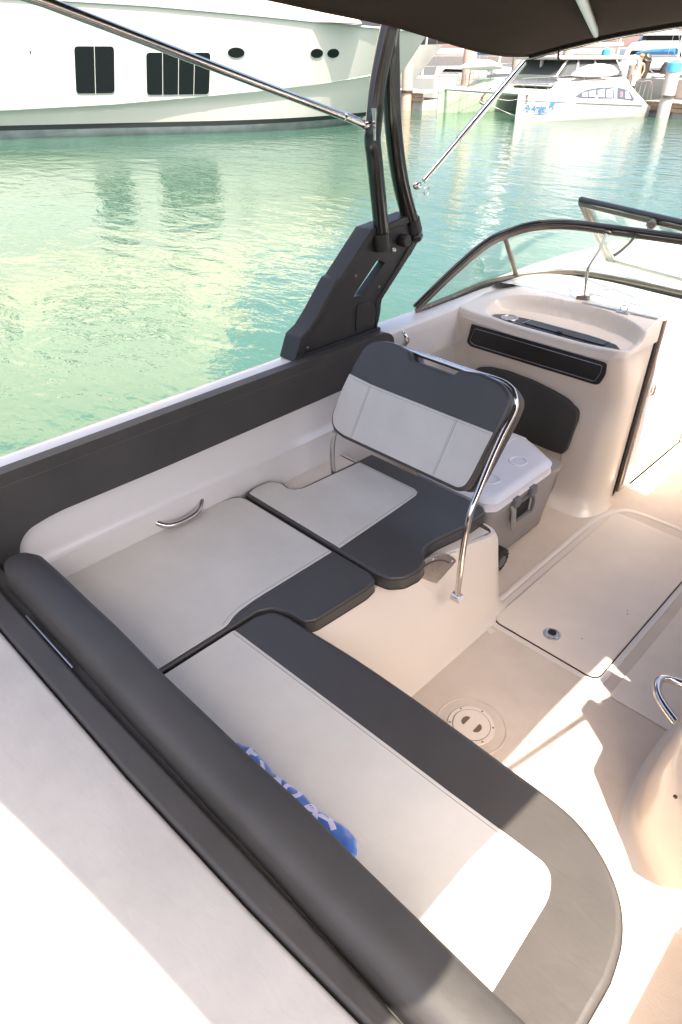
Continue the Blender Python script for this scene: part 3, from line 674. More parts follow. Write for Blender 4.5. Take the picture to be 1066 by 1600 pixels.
obj('towel_roll', grid(rows, close_u=True, cap=True), BLUE, tw)
spx = []
for i, q in enumerate(smooth_path([(-.568, .598+.020*math.cos(t*.9)*(1-t/16), .48+.026*math.sin(t*.9)*(1-t/16)) for t in range(14)], 3)): spx.append(q)
obj('rolled_edge', tube(spx, .0035, n=6, smooth=False), BLUE, tw)
for ch, u, s, rot in (('F', -.945, .062, 20), ('i', -.895, .05, 60), ('X', -.835, .058, 10), ('O', -.785, .060, 8), ('A', -.715, .070, 15), ('Y', -.655, .066, 60)):
    b = text_bm(ch, s*1.05, 0, 0, 1, .003)
    bmesh.ops.triangulate(b, faces=b.faces[:])
    for _ in range(2): bmesh.ops.subdivide_edges(b, edges=[e for e in b.edges if e.calc_length() > .006], cuts=1, use_grid_fill=False)
    bmesh.ops.triangulate(b, faces=b.faces[:])
    cr_, sr_ = math.cos(R(rot)), math.sin(R(rot))
    for v in b.verts:
        x, y = v.co.x*cr_-v.co.y*sr_, v.co.x*sr_+v.co.y*cr_
        xx = u+x; f = 0
        for i in range(len(TS)-1):
            if TS[i].x <= xx <= TS[i+1].x: f = (i+(xx-TS[i].x)/(TS[i+1].x-TS[i].x))/(len(TS)-1); p = TS[i].lerp(TS[i+1], (xx-TS[i].x)/(TS[i+1].x-TS[i].x)); break
        r = trad(f); a = R(68)-(-y)/r*1.0*(-1)
        q = r*(1+.05*math.sin(3*a+f*25)+.03*math.sin(7*a-f*40)+.04*math.sin(f*60+a))+.0012
        v.co = Vector((xx, p.y+q*math.cos(a)*1.05, p.z+q*math.sin(a)))
    for k_ in range(1): pass
    obj('printed_letter', b, BLUEW, tw)

# ================================================================= BIMINI TOP, arms and bracket
bi = thing('bimini_top', 'dark brown canvas sun canopy on black folding arms above the cockpit', 'canopy', (-2.1, 2.3, .95))
def cz(x, y):
    edge = 2.245
    for (y0, z0), (y1, z1) in zip([(1.2, 2.225), (1.7, 2.186), (2.2, 2.134), (2.77, 2.062), (2.97, 2.045)], [(1.7, 2.186), (2.2, 2.134), (2.77, 2.062), (2.97, 2.045), (3.3, 2.045)]):
        if y0 <= y: edge = z0+(z1-z0)*(y-y0)/(y1-y0)
    if y < 1.2: edge = 2.225+.02*(1.2-y)
    u_ = abs(x+.68)/1.22
    return edge+.008+.125*(1-min(1, u_)**2.2)
XS = [-1.915, -1.912, -1.9, -1.85, -1.78, -1.65, -1.5, -1.3, -1.1, -.9, -.7, -.5, -.3, -.1, .1, .25, .38, .47, .53, .54]
def yfwd(x): return 3.14-.16*((x+1.9)/2.4)**1.5 if x > -1.9 else 3.14
def yaft(x): return -.268+.165*(x+.39)-.02*(x+.1)**2*1.5
rows = []
for i in range(37):
    t = i/36; row = []
    for x in XS:
        y = yaft(x)+(yfwd(x)-yaft(x))*t
        z = cz(x, y)
        if x == XS[0] or x == XS[-1]: z -= .012
        z -= .006*math.sin(math.pi*4*t)**2
        row.append((x, y, z))
    rows.append(row)
cvo = obj('canvas', grid(rows), CANVAS, bi, solid=.004)
hem = [(x, yfwd(x), cz(x, yfwd(x))-.006) for x in XS[1:-1]]
obj('hem_bow', tube(hem, .016, n=10, sub=2), CANVAS, bi)
obj('zip_cord', tube([(x, y-.018, z-.012) for x, y, z in hem], .003, n=6, sub=2), STEELD, bi)
hem2 = [(x, yaft(x), cz(x, yaft(x))-.006) for x in XS[1:-1]]
obj('hem_bow', tube(hem2, .016, n=10, sub=2), CANVAS, bi)
bar = obj('cross_bar', tube([(-1.60, 3.10, 2.118), (-1.20, 2.25, 2.150), (-.855, 1.521, 2.175)], .013, n=12), mat('bar_white', (.62, .62, .62), .3, metal=.3), bi)
hk = obj('hang_hook', tube([(-1.745, 3.08, 2.07), (-1.745, 3.08, 2.045), (-1.74, 3.08, 2.03)], .005, n=6), BLK, bi)
def arms(s, par):
    X = lambda x: x if s < 0 else 2*CX-x+.03
    P = lambda p: (X(p[0]), p[1], p[2])
    a1 = obj('front_arm', tube([P(p) for p in [(-2.085, 2.605, 1.36), (-2.09, 2.50, 1.57), (-2.09, 2.431, 1.796), (-2.085, 2.395, 2.019), (-2.07, 2.37, 2.12), (-2.04, 2.35, 2.20)]], .037, n=20), BLKP, par)
    a2 = obj('rear_arm', tube([P(p) for p in [(-2.065, 2.36, 1.35), (-2.07, 2.325, 1.55), (-2.072, 2.296, 1.70), (-2.073, 2.284, 1.76), (-2.073, 2.290, 1.83), (-2.072, 2.305, 1.95), (-2.06, 2.33, 2.08), (-2.04, 2.35, 2.20)]], .034, n=20), BLKP, par)
    obj('arm_end', ellipsoid(P((-2.085, 2.612, 1.345)), .038, .038, .032), BLKP, a1)
    obj('arm_collar', tube([P((-2.064, 2.355, 1.33)), P((-2.066, 2.342, 1.40))], .0385, n=20, smooth=False), BLK, a2)
    obj('arm_collar', tube([P((-2.086, 2.60, 1.37)), P((-2.088, 2.578, 1.42))], .041, n=20, smooth=False), BLK, a1)
    # bracket
    ol = rnd([(1.815, .953), (2.345, .953), (2.365, 1.0), (2.378, 1.06), (2.365, 1.10), (2.41, 1.135), (2.53, 1.25), (2.575, 1.262), (2.66, 1.35), (2.64, 1.40), (2.56, 1.432), (2.44, 1.42), (2.295, 1.405), (2.10, 1.235), (2.085, 1.24), (1.965, 1.12), (1.905, 1.065), (1.86, 1.045)], .012, 3)
    slot = [(2.185, 1.150), (2.245, 1.145), (2.395, 1.262), (2.345, 1.285)]
    bk = bmesh.new()
    # outer frame as two skins with a slot: build faces with a bridged hole
    def ringv(ol_, x): return [bk.verts.new(P((x, y, z))) for y, z in ol_]
    for xx in (-2.120, -2.078):
        o_ = ringv(ol, xx); i_ = ringv(slot, xx)
        eo = [bk.edges.new((o_[k], o_[(k+1) % len(o_)])) for k in range(len(o_))]
        ei = [bk.edges.new((i_[k], i_[(k+1) % 4])) for k in range(4)]
        bmesh.ops.triangle_fill(bk, use_beauty=True, edges=eo+ei)
        if xx == -2.120: O0, I0 = o_, i_
        else:
            for A_, B_ in ((O0, o_), (I0, i_)):
                m_ = len(A_)
                for k in range(m_): bk.faces.new((A_[k], A_[(k+1) % m_], B_[(k+1) % m_], B_[k]))
    b_ = obj('bracket', bk, BLK, par, bevel=.006, seg=3, ang=50, label='black moulded bracket with a slanted slot bolted on the gunwale')
    # raised rim along the aft edge and inset plate
    rim = [(1.805, .953), (1.848, 1.05), (1.90, 1.075), (1.958, 1.128), (2.07, 1.250), (2.088, 1.250), (2.285, 1.422), (2.44, 1.437), (2.565, 1.450)]
    ins = [(2.575, 1.415), (2.44, 1.405), (2.305, 1.388), (2.10, 1.215), (2.085, 1.215), (1.972, 1.098), (1.915, 1.045), (1.88, 1.02), (1.86, .953)]
    obj('bracket_rim', prism(rim+ins, lambda y, z: P((-2.165, y, z)), lambda y, z: P((-2.066, y, z))), BLK, b_, bevel=.007, seg=3, ang=30)
    obj('front_flange', prism([(2.345, .953), (2.335, .953), (2.338, 1.10), (2.505, 1.258), (2.62, 1.37), (2.655, 1.352), (2.545, 1.248), (2.375, 1.10)], lambda y, z: P((-2.160, y, z)), lambda y, z: P((-2.070, y, z))), BLK, b_, bevel=.005, seg=2, ang=30)
    obj('bracket_foot', prism(rnd([(1.81, .950), (2.36, .950), (2.36, .975), (1.83, .975)], .008), lambda y, z: P((-2.165, y, z)), lambda y, z: P((-2.060, y, z))), BLK, b_, bevel=.004)
    obj('bracket_boss', prism(rnd([(2.20, .985), (2.33, .985), (2.335, 1.07), (2.28, 1.115), (2.205, 1.11)], .02), lambda y, z: P((-2.078, y, z)), lambda y, z: P((-2.070, y, z))), BLK, b_, bevel=.004)
    for (yy, zz) in ((1.90, .99), (2.30, .965), (2.36, 1.16), (2.20, 1.24)): obj('bolt', ellipsoid(P((-2.077, yy, zz)), .003, .008, .008, u=10, v=6), SCREW, b_)
    kb = obj('knob', cyl(P((-2.075, 2.50, 1.345)), P((-2.035, 2.50, 1.345)), .030, n=8), BLK, b_, bevel=.008)
    obj('bolt', ellipsoid(P((-2.03, 2.395, 1.325)), .012, .012, .012, u=12, v=8), STEELD, b_)
    # struts
    c1 = obj('front_strut', tube([P((-2.045, 2.60, 1.585)), P((-1.93, 3.115, 2.02))], .0115, n=14, smooth=False), STEEL, par)
    obj('strut_sleeve', tube([P((-2.005, 2.78, 1.737)), P((-1.93, 3.115, 2.02))], .0145, n=14, smooth=False), STEEL, c1)
    obj('strut_end', ellipsoid(P((-2.06, 2.575, 1.567)), .016, .026, .018), STEEL, c1)
    obj('pull_ring', torus(P((-2.03, 2.605, 1.545)), .018, .002, axis='x'), STEEL, c1)
    c2 = obj('rear_strut', tube([P((-2.07, 2.215, 1.826)), P((-1.905+(s > 0)*-.085, .92, 2.155)), P((-1.90+(s > 0)*-.11, .45, 2.26))], .0135, n=16, smooth=False), STEEL, par)
    obj('strut_collar', tube([P((-2.072, 2.222, 1.824)), P((-2.052, 2.10, 1.857))], .0155, n=16, smooth=False), STEEL, c2)
    obj('strut_clevis', ellipsoid(P((-2.073, 2.245, 1.818)), .016, .030, .016), STEEL, c2)
    obj('mount_plate', slab(rnd([(X(-2.06)-.022, 2.262), (X(-2.06)+.022, 2.262), (X(-2.06)+.022, 2.266), (X(-2.06)-.022, 2.266)], 0), 1.765, 1.875), STEEL, c2, bevel=.001)
arms(-1, bi)
arms(1, bi)
# ---------------------------------------------------------------- BACKGROUND (placeholder marker)
# ================================================================= BACKGROUND
class Frame:
    """local frame: s along, o outward (towards us), z up"""
    def __init__(self, o, u, n): self.o = Vector(o); self.u = Vector(u).normalized(); self.n = Vector(n).normalized()
    def __call__(self, s, off, z): return self.o+self.u*s+self.n*off+Vector((0, 0, z))
def lerp_tab(tab, x):
    if x <= tab[0][0]: return tab[0][1]
    for a, b in zip(tab, tab[1:]):
        if x <= b[0]: return a[1]+(b[1]-a[1])*(x-a[0])/(b[0]-a[0])
    return tab[-1][1]
YW = mat('yacht_white', (.44, .44, .40), .22, var=.03, vscale=.4, coat=.4)
YSUP = mat('yacht_superstructure', (.58, .50, .37), .3, coat=.3)
YLOW = mat('yacht_lower', (.50, .56, .53), .25, var=.05, vscale=.6, coat=.3)
BOOT = mat('boot_stripe', (.012, .014, .016), .4)
ANTI = mat('antifoul', (.17, .20, .20), .7, var=.3, vscale=2)
DWIN = mat('dark_window', (.004, .005, .006), .05, spec=.3)
# ---- big yacht
Y = Frame((-27.1, 10.5, 0), (.49, .872, 0), (.872, -.49, 0))
yc = thing('yacht', 'very large white motor yacht hull with dark windows and oval portholes', 'yacht', (-27.1, 10.5, -.4))
def ease(s, s0, s1, base, end=-3.0, p=2.2):
    if s <= s0: return base
    t = min(1, (s-s0)/(s1-s0)); return base+(end-base)*t**p
SH = [(-14, 3.75), (1.2, 3.52), (5.6, 3.36), (10.2, 3.08), (12.8, 2.92), (17, 2.80)]
CH = [(-14, .40), (.3, .45), (4, .57), (7.4, .78), (10, .95), (13, 1.22), (15.9, 1.5)]
def ykeys(s):
    zc, zs = lerp_tab(CH, s), lerp_tab(SH, s)
    return [(-1.2, -.8, 12.9), (-.4, -.02, 13.95), (-.06, .05, 14.5), (.02, .06, 14.62), (zc-.02, .30, 14.75+zc*.85), (zc+.04, .42, 14.8+zc*.85), (zs, .90, 17.05)]
def yinterp(s, z, j):
    keys = ykeys(s)
    for a, b in zip(keys, keys[1:]):
        if z <= b[0] or b is keys[-1]:
            t = (z-a[0])/(b[0]-a[0]); return a[j]+(b[j]-a[j])*t
def send(s, z): return yinterp(s, z, 2)
def yoff(s, z): return ease(s, 7.0, send(s, z), yinterp(s, z, 1))
SS = [-14, -10, -6, -3, 0]+[k*.5 for k in range(1, 36)]
def strip(fz0, fz1, n, side=1, ext=0.0):
    rows = []
    for s_ in SS:
        z0, z1 = fz0(s_), fz1(s_); row = []
        for k in range(n+1):
            z = z0+(z1-z0)*k/n; s = min(s_, send(s_, z)); o = yoff(s, z)
            if side < 0: o = -6.0-o
            row.append((s, o+ext*side, z))
        rows.append(row)
    # collapse past the stem
    return grid([[Y(*p) for p in r] for r in rows])
for sd in (1, -1):
    obj('topsides', strip(lambda s: lerp_tab(CH, s)+.04, lambda s: lerp_tab(SH, s), 10, sd), YW, yc)
    obj('lower_hull', strip(lambda s: .02, lambda s: lerp_tab(CH, s)+.04, 5, sd), YW, yc)
    obj('boot_stripe', strip(lambda s: -.13, lambda s: .02, 1, sd, .003), BOOT, yc)
    obj('underwater_hull', strip(lambda s: -1.2, lambda s: -.13, 3, sd), ANTI, yc)
obj('spray_rail', tube([Y(s, yoff(s, lerp_tab(CH, s))+.03, lerp_tab(CH, s)+.03) for s in SS if s < 16], .03, n=6, smooth=False), YW, yc)
obj('cap_rail', tube([Y(s, yoff(s, lerp_tab(SH, s))+.02, lerp_tab(SH, s)) for s in SS if s < 17], .035, n=6, smooth=False), mat('rail_grey', (.32, .34, .33), .35), yc)
dk = [Y(min(s, 17.0), yoff(s, lerp_tab(SH, s)), lerp_tab(SH, s)-.02) for s in SS]; dk2 = [Y(s, -6-yoff(s, lerp_tab(SH, s)), lerp_tab(SH, s)-.02) for s in SS]
obj('deck', grid([dk, dk2]), YW, yc)
# bulwark and superstructure, set in from the side
def deckhouse(name, s0, s1, o0, o1, z0, z1, rake, m=YSUP):
    b = bmesh.new()
    lo = rnd([(s0, o0), (s1, o0-.0), (s1, o1), (s0, o1)], [0, 1.6, 1.6, 0], 6)
    rows = []
    for k in range(4):
        t = k/3
        rows.append([Y(s-(rake*t if s > (s0+s1)/2 else 0), o+(-.12*t if o > -3 else .12*t), z0+(z1-z0)*t) for s, o in lo])
    return obj(name, grid(rows, b, close_u=True, cap=True), m, yc)
deckhouse('main_deck_house', -14, 13.5, .35, -6.35, 3.0, 4.9, 2.2)
deckhouse('upper_deck_house', -14, 9.5, -.3, -5.7, 4.9, 7.2, 2.5)
deckhouse('bridge_deck', -14, 8.5, -.6, -5.4, 7.2, 10.2, 2.0)
deckhouse('flybridge', -14, 6.5, -.9, -5.1, 10.2, 13, 1.5)
for (s0, s1, z0, z1, o) in ((-12, -1, 5.6, 6.5, -.36), (0, 6, 5.6, 6.5, -.36)):
    f = obj('saloon_window', prism(rnd([(s0, z0), (s1, z0), (s1-.4, z1), (s0, z1)], .2), lambda s, z: Y(s, o, z), lambda s, z: Y(s, o+.06, z)), DWIN, yc)
# hull windows with panes
FRM = mat('window_edge', (.40, .42, .41), .4)
def hull_window(s0, s1, z0, z1, panes, slant=.1):
    w_ = obj('window', patch(s0-.03, s1+.03, z0-.03, z1+.03, .012, slant, .13), FRM, yc)
    dx = (s1-s0)/panes
    for k in range(panes):
        r = [.0]*4
        if k == 0: r[0] = r[3] = .12
        if k == panes-1: r[1] = r[2] = .12
        a, b = s0+dx*k+(.012 if k else 0), s0+dx*(k+1)-(.012 if k < panes-1 else 0)
        obj('pane', patch(a, b, z0, z1, .03, slant, r), DWIN, w_)
def patch(s0, s1, z0, z1, ext, slant, r):
    ol = rnd([(s0, z0), (s1, z0), (s1, z1), (s0, z1)], r, 5)
    f0 = lambda s, z: Y(s+slant*(z-z0), yoff(s, z)-.03, z); f1 = lambda s, z: Y(s+slant*(z-z0), yoff(s, z)+ext, z)
    return prism(ol, f0, f1)
hull_window(2.86, 4.12, .95, 2.27, 2, .17)
hull_window(5.20, 7.36, .88, 2.10, 4, .13)
for s, z, rx, rz in ((8.42, 2.10, .30, .15), (11.50, 2.08, .26, .14), (12.20, 2.08, .26, .14), (14.72, 2.08, .22, .14), (15.08, 2.08, .20, .14)):
    ol = [(s+rx*math.cos(2*math.pi*k/28), z+rz*math.sin(2*math.pi*k/28)) for k in range(28)]
    o2 = [(s+(rx+.03)*math.cos(2*math.pi*k/28), z+(rz+.03)*math.sin(2*math.pi*k/28)) for k in range(28)]
    p = obj('porthole', prism(o2, lambda a, b: Y(a, yoff(a, b)-.03, b), lambda a, b: Y(a, yoff(a, b)+.012, b)), FRM, yc)
    obj('pane', prism(ol, lambda a, b: Y(a, yoff(a, b)-.03, b), lambda a, b: Y(a, yoff(a, b)+.025, b)), DWIN, p)
obj('hull_drain', ellipsoid(Y(1.70, yoff(1.7, 2.13)+.01, 2.13), .03, .03, .05, u=10, v=6), SCREW, yc)

# ---- catamaran
CW = mat('cat_white', (.37, .355, .34), .3, var=.03, vscale=1, coat=.2)
CG = mat('cat_grey', (.33, .35, .35), .45)
CT = mat('cat_tan', (.50, .40, .31), .7)
K = Frame((-17.72, 29.25, 0), (.31, .951, 0), (.951, -.31, 0))
ct = thing('catamaran', 'white sailing catamaran with blue script name and arched cabin window', 'catamaran', (-17.9, 29.2, -.4))
TOP = [(0, .74), (.15, .78), (1.1, .73), (1.77, .68), (2.1, .80), (2.5, .97), (3.2, 1.03), (3.97, 1.06), (5.3, 1.06), (5.9, .96), (6.4, .78), (6.8, .55), (7.12, .33), (7.4, .12), (7.7, -.02)]
def cat_hull(o_out, o_in, sgn):
    rows = []
    w_ = abs(o_out-o_in); oc = (o_out+o_in)/2
    for s in [0, .05, .2, .5, .9, 1.4, 1.8, 2.1, 2.5, 3.2, 4, 4.7, 5.3, 5.9, 6.4, 6.8, 7.12, 7.4, 7.7]:
        t = lerp_tab([(0, .04), (.5, .34), (1.4, .7), (2.5, .95), (4, 1), (6, .95), (7.7, .8)], s)
        h = w_/2*t; zt = lerp_tab(TOP, s); zd = min(zt, lerp_tab([(0, .5), (7.2, .14), (7.7, -.02)], s))
        zb = -.95 if s < 7 else -.6
        sec = [(-.2, zb), (-.75, -.55), (-.88, -.3), (-1, zd-.02), (-1, zd), (-.97, zd+.03), (-.90, min(zt-.02, zd+.2) if zt > zd+.05 else zd+.03), (-.62, zt), (.62, zt), (.90, min(zt-.02, zd+.2) if zt > zd+.05 else zd+.03), (.97, zd+.03), (1, zd), (1, zd-.02), (.88, -.3), (.75, -.55), (.2, zb)]
        rows.append([K(s+.02*(zt-z)*0, oc+a*h, z) for a, z in sec])
    return grid(rows, close_u=True, cap=True)
obj('hull', cat_hull(0, -1.25, 1), CW, ct)
obj('hull', cat_hull(-7.3, -6.1, -1), mat('cat_hull_water_light', (.27, .36, .25), .4, var=.15, vscale=1.5), ct, label='far hull of the catamaran, tinted pale green for light off the water')  # green light bounced off the water is painted into this hull's colour
def kp(s): # outer face offset
    t = lerp_tab([(0, .04), (.5, .34), (1.4, .7), (2.5, .95), (4, 1), (6, .95), (7.7, .8)], s); return -.625+.625*t
obj('hull_stripe', tube([K(s, kp(s)+.01, lerp_tab([(0, .44), (7.2, .09)], s)) for s in (.15, .5, 1, 1.5, 2, 3, 4, 5, 6, 7.1)], .03, n=6, smooth=False, flat=(.012, .035)), CG, ct)
# arched cabin window, panes
wl = [(2.75, .50), (3.0, .63), (3.46, .76), (4.2, .83), (5.07, .83), (5.15, .40), (4.2, .42), (3.2, .46)]
FG = mat('cabin_window', (.05, .06, .075), .1)
PG = mat('cabin_pane', (.33, .34, .36), .2)
def kface(s, z): 
    zt = lerp_tab(TOP, s); zd = lerp_tab([(0, .5), (7.2, .14)], s); t = lerp_tab([(2.5, .95), (4, 1), (6, .95)], s)*.625
    f = max(0, min(1, (z-zd-.2)/max(.05, zt-zd-.2))); a = .97-.07*min(1, max(0, (z-zd)/.2))-.28*f
    return -.625+a*t
cwn = obj('cabin_window', prism(rnd(wl, .05), lambda s, z: K(s, kface(s, z)-.02, z), lambda s, z: K(s, kface(s, z)+.02, z)), FG, ct)
for a, b, z0, z1 in ((3.15, 3.45, .50, .68), (3.55, 3.95, .49, .74), (4.08, 4.50, .47, .77), (4.62, 5.02, .45, .78)):
    obj('pane', prism([(a, z0), (b, z0-.01), (b, z1), (a, z1-.05)], lambda s, z: K(s, kface(s, z)-.0, z), lambda s, z: K(s, kface(s, z)+.03, z)), PG, cwn)
wl = [(5.32, .38), (5.32, .81), (5.75, .76), (6.15, .62), (6.42, .36), (6.4, .30)]
cw2 = obj('cabin_window', prism(rnd(wl, .05), lambda s, z: K(s, kface(s, z)-.02, z), lambda s, z: K(s, kface(s, z)+.02, z)), FG, ct)
obj('pane', prism([(5.85, .38), (6.2, .36), (6.05, .60), (5.85, .67)], lambda s, z: K(s, kface(s, z)-.0, z), lambda s, z: K(s, kface(s, z)+.03, z)), PG, cw2)
obj('window_sticker', prism([(5.50, .44), (5.66, .44), (5.66, .64), (5.50, .64)], lambda s, z: K(s, kface(s, z)-.0, z), lambda s, z: K(s, kface(s, z)+.03, z)), mat('sticker_red', (.35, .10, .12), .6), cw2)
# bridge deck and front beam
b = prism(rnd([(4.3, .70), (4.4, .86), (6.8, .80), (6.8, .62)], .08), lambda s, z: K(s, -.9, z), lambda s, z: K(s, -6.6, z))
obj('bridge_deck', b, CW, ct, bevel=.05)
obj('front_beam', cyl(K(.35, -.3, .62), K(.35, -6.9, .62), .06, n=10), CW, ct)
tb = bmesh.new()
for k in range(22): tube([K(.4, -.7-k*.27, .63), K(3.0, -.7-k*.27, .70)], .008, n=3, bm=tb)
for k in range(12): tube([K(.4+k*.22, -.7, .63), K(.4+k*.22, -6.4, .63)], .008, n=3, bm=tb)
tbo = obj('trampoline_net', tb, CG, ct); tbo['kind'] = 'stuff'
# deck moulding and saloon
rows = []
for t, (s0, s1, oa, ob) in ((0, (3.2, 7.6, -1.3, -5.9)), (.5, (3.3, 7.6, -1.5, -5.7)), (1, (3.2, 7.5, -1.9, -5.4))):
    rows.append([K(s, o, .82+t*.42) for s, o in rnd([(s0, oa), (s1, oa), (s1, ob), (s0, ob)], .5)])
obj('saloon_base', grid(rows, close_u=True, cap=True), CW, ct)
rows = []
for t, (s0, s1, oa, ob) in ((0, (3.3, 7.3, -1.7, -5.6)), (1, (3.9, 7.2, -2.2, -5.2))):
    rows.append([K(s, o, 1.22+t*.62) for s, o in rnd([(s0, oa), (s1, oa), (s1, ob), (s0, ob)], .35)])
obj('saloon_window', grid(rows, close_u=True, cap=True), mat('saloon_glass', (.045, .05, .05), .12), ct)
for (a, b_) in ((3.0, 3.95), (4.2, 4.6), (5.5, 5.6), (7.2, 7.15)):
    obj('saloon_pillar', cyl(K(a, -1.68 if a > 3.5 else -1.75, 1.2), K(b_, -2.18, 1.86), .05, n=6), CW, ct)
obj('saloon_roof', prism(rnd([(3.3, -1.95), (7.9, -1.95), (7.9, -5.4), (3.3, -5.4)], .4), lambda s, o: K(s, o, 1.84), lambda s, o: K(s, o, 2.0)), CW, ct, bevel=.05)
arch = obj('stern_arch', tube([K(7.6, -1.4, .8), K(7.75, -1.4, 1.5), K(7.7, -1.5, 1.88), K(7.6, -1.9, 1.93)], .10, n=8), CW, ct)
obj('arch_bar', tube([K(6.9, -1.6, 1.88), K(7.75, -1.4, 1.88)], .06, n=8), CW, ct)
obj('boom', cyl(K(3.9, -3.5, 2.45), K(8.6, -3.5, 2.45), .09, n=10), mat('boom_pink', (.60, .52, .48), .4), ct)
obj('sail_cover', tube([K(4.2, -3.5, 2.65), K(5.5, -3.5, 2.85), K(7.2, -3.5, 2.95), K(8.2, -3.5, 2.78)], [.12, .25, .26, .15], n=12), mat('sail_cloth', (.62, .57, .53), .8, var=.1, vscale=4, bump=1, bscale=12), ct)
obj('mast', cyl(K(3.7, -3.6, .9), K(3.7, -3.6, 12), .09, n=10), CW, ct)
for s in (.25, .9, 1.6, 2.4):
    for o in (-.62, -6.7):
        obj('stanchion', cyl(K(s, o, .7), K(s, o, 1.25), .014, n=5), STEELD, ct)
for o in (-.62, -6.7):
    for z in (1.24, 1.0):
        obj('lifeline', tube([K(.1, o, z-.05), K(.9, o, z), K(2.4, o, z+.02), K(6.8, o, z+.25)], .009, n=4, sub=2), STEELD, ct)
obj('bow_pulpit', tube([K(.05, -6.7, .75), K(.0, -6.7, 1.25), K(.0, -6.2, 1.28), K(.8, -6.2, 1.25), K(.8, -6.2, .8)], .018, n=5, sub=3), STEELD, ct)
for s in (6.6, 6.9, 7.2, 7.5):
    obj('stern_rail', tube([K(s, -.3, lerp_tab(TOP, s)), K(s+.05, -.3, 1.0)], .014, n=5), STEELD, ct)
obj('stern_rail', tube([K(6.3, -.3, 1.0), K(6.9, -.3, 1.02), K(7.6, -.3, .98), K(7.8, -.3, .2)], .018, n=5), STEELD, ct)
for a, b_ in (((1.2, -6.4, .75), (.0, -.05, -.28)), ((.4, -6.2, .8), (1.0, -3.4, .35)), ((1.0, -3.4, .35), (.4, -.5, .55))):
    p, q = K(*a), K(*b_); mid = (p+q)/2-Vector((0, 0, .12))
    obj('bridle_rope', tube([p, mid, q], .014, n=5), mat('rope', (.55, .50, .45), .9), ct)
obj('anchor', tube([K(.9, -3.7, .75), K(.5, -3.7, .45), K(.35, -3.6, .2), K(.5, -3.4, .1)], [.05, .05, .08, .02], n=6), SCREW, ct)
# painted name, swash and fish
def decal(bm_, s, z, col, name, par):
    for v in bm_.verts:
        a, b2 = s+v.co.x, z+v.co.y; t = v.co.z
        v.co = K(a, kp(a)+.006+t, b2)
    return obj(name, bm_, col, par, smooth=False)
NB = mat('name_blue', (.03, .13, .33), .5); NO = mat('swash_orange', (.60, .40, .26), .5)
decal(text_bm('Fly Amigo', .30, .45, .004, .84, .004), .78, .12, NB, 'painted_name', ct)
def flat_tube(pts, w_): 
    P = smooth_path([(x, y, 0) for x, y in pts], 5); b = bmesh.new(); L_ = []
    n_ = len(P)
    for i, p in enumerate(P):
        d = (P[min(i+1, n_-1)]-P[max(i-1, 0)]).normalized(); nn = Vector((-d.y, d.x, 0)); k = math.sin(math.pi*(i+.3)/(n_+.0))*w_
        L_.append([p-nn*k, p+nn*k, p+nn*k+Vector((0, 0, .004)), p-nn*k+Vector((0, 0, .004))])
    return grid(L_, b, close_u=True, cap=True)
decal(flat_tube([(-.55, .13), (-.3, .22), (.1, .26), (.5, .25)], .010), .78, .12, NO, 'painted_swash', ct)
decal(flat_tube([(-.2, -.15), (.2, -.19), (.5, -.17), (.72, -.10)], .022), .78, .12, NB, 'painted_swash', ct)
decal(flat_tube([(-.14, -.08), (-.05, .03), (.06, .08), (.14, .12)], .085), 1.58, .21, NB, 'painted_fish', ct)
decal(flat_tube([(-.02, -.10), (.05, -.12), (.09, -.05)], .03), 1.60, .22, NB, 'painted_fish', ct)

# ---- boats lying on or near the catamaran deck
def loft_boat(path, prof, m, name, parent=None):
    rows = []
    for (s, o, z, w_, h_) in path: rows.append([K(s, o+a*w_, z+b*h_) for a, b in prof])
    return obj(name, grid(rows, close_u=True, cap=True), m, parent)
oval = [(math.cos(2*math.pi*k/14), math.sin(2*math.pi*k/14)) for k in range(14)]
dg = loft_boat([(3.4, -1.2, 1.27, .03, .03), (3.8, -1.2, 1.36, .25, .16), (4.4, -1.2, 1.42, .38, .25), (5.1, -1.2, 1.44, .42, .27), (5.7, -1.2, 1.42, .38, .22), (6.15, -1.2, 1.36, .15, .08)], oval, mat('dinghy_white', (.66, .64, .63), .45), 'dinghy')
tag(dg, 'white upturned dinghy on the catamaran deck before its dark saloon windows', 'dinghy')
dg2 = loft_boat([(.9, -6.3, 1.52, .03, .03), (1.4, -6.3, 1.58, .25, .15), (2.0, -6.3, 1.62, .36, .24), (2.7, -6.3, 1.60, .38, .22), (3.4, -6.3, 1.52, .2, .1)], oval, MATS['dinghy_white'], 'dinghy')
tag(dg2, 'white covered dinghy behind the far bow of the catamaran', 'dinghy')
for s in (1.6, 2.9): obj('cradle', cyl(K(s, -6.4, .75), K(s, -6.35, 1.4), .03, n=6), STEELD, dg2)
for s in (4.2, 5.5): obj('cradle', cyl(K(s, -1.2, .95), K(s, -1.2, 1.2), .03, n=6), STEELD, dg)

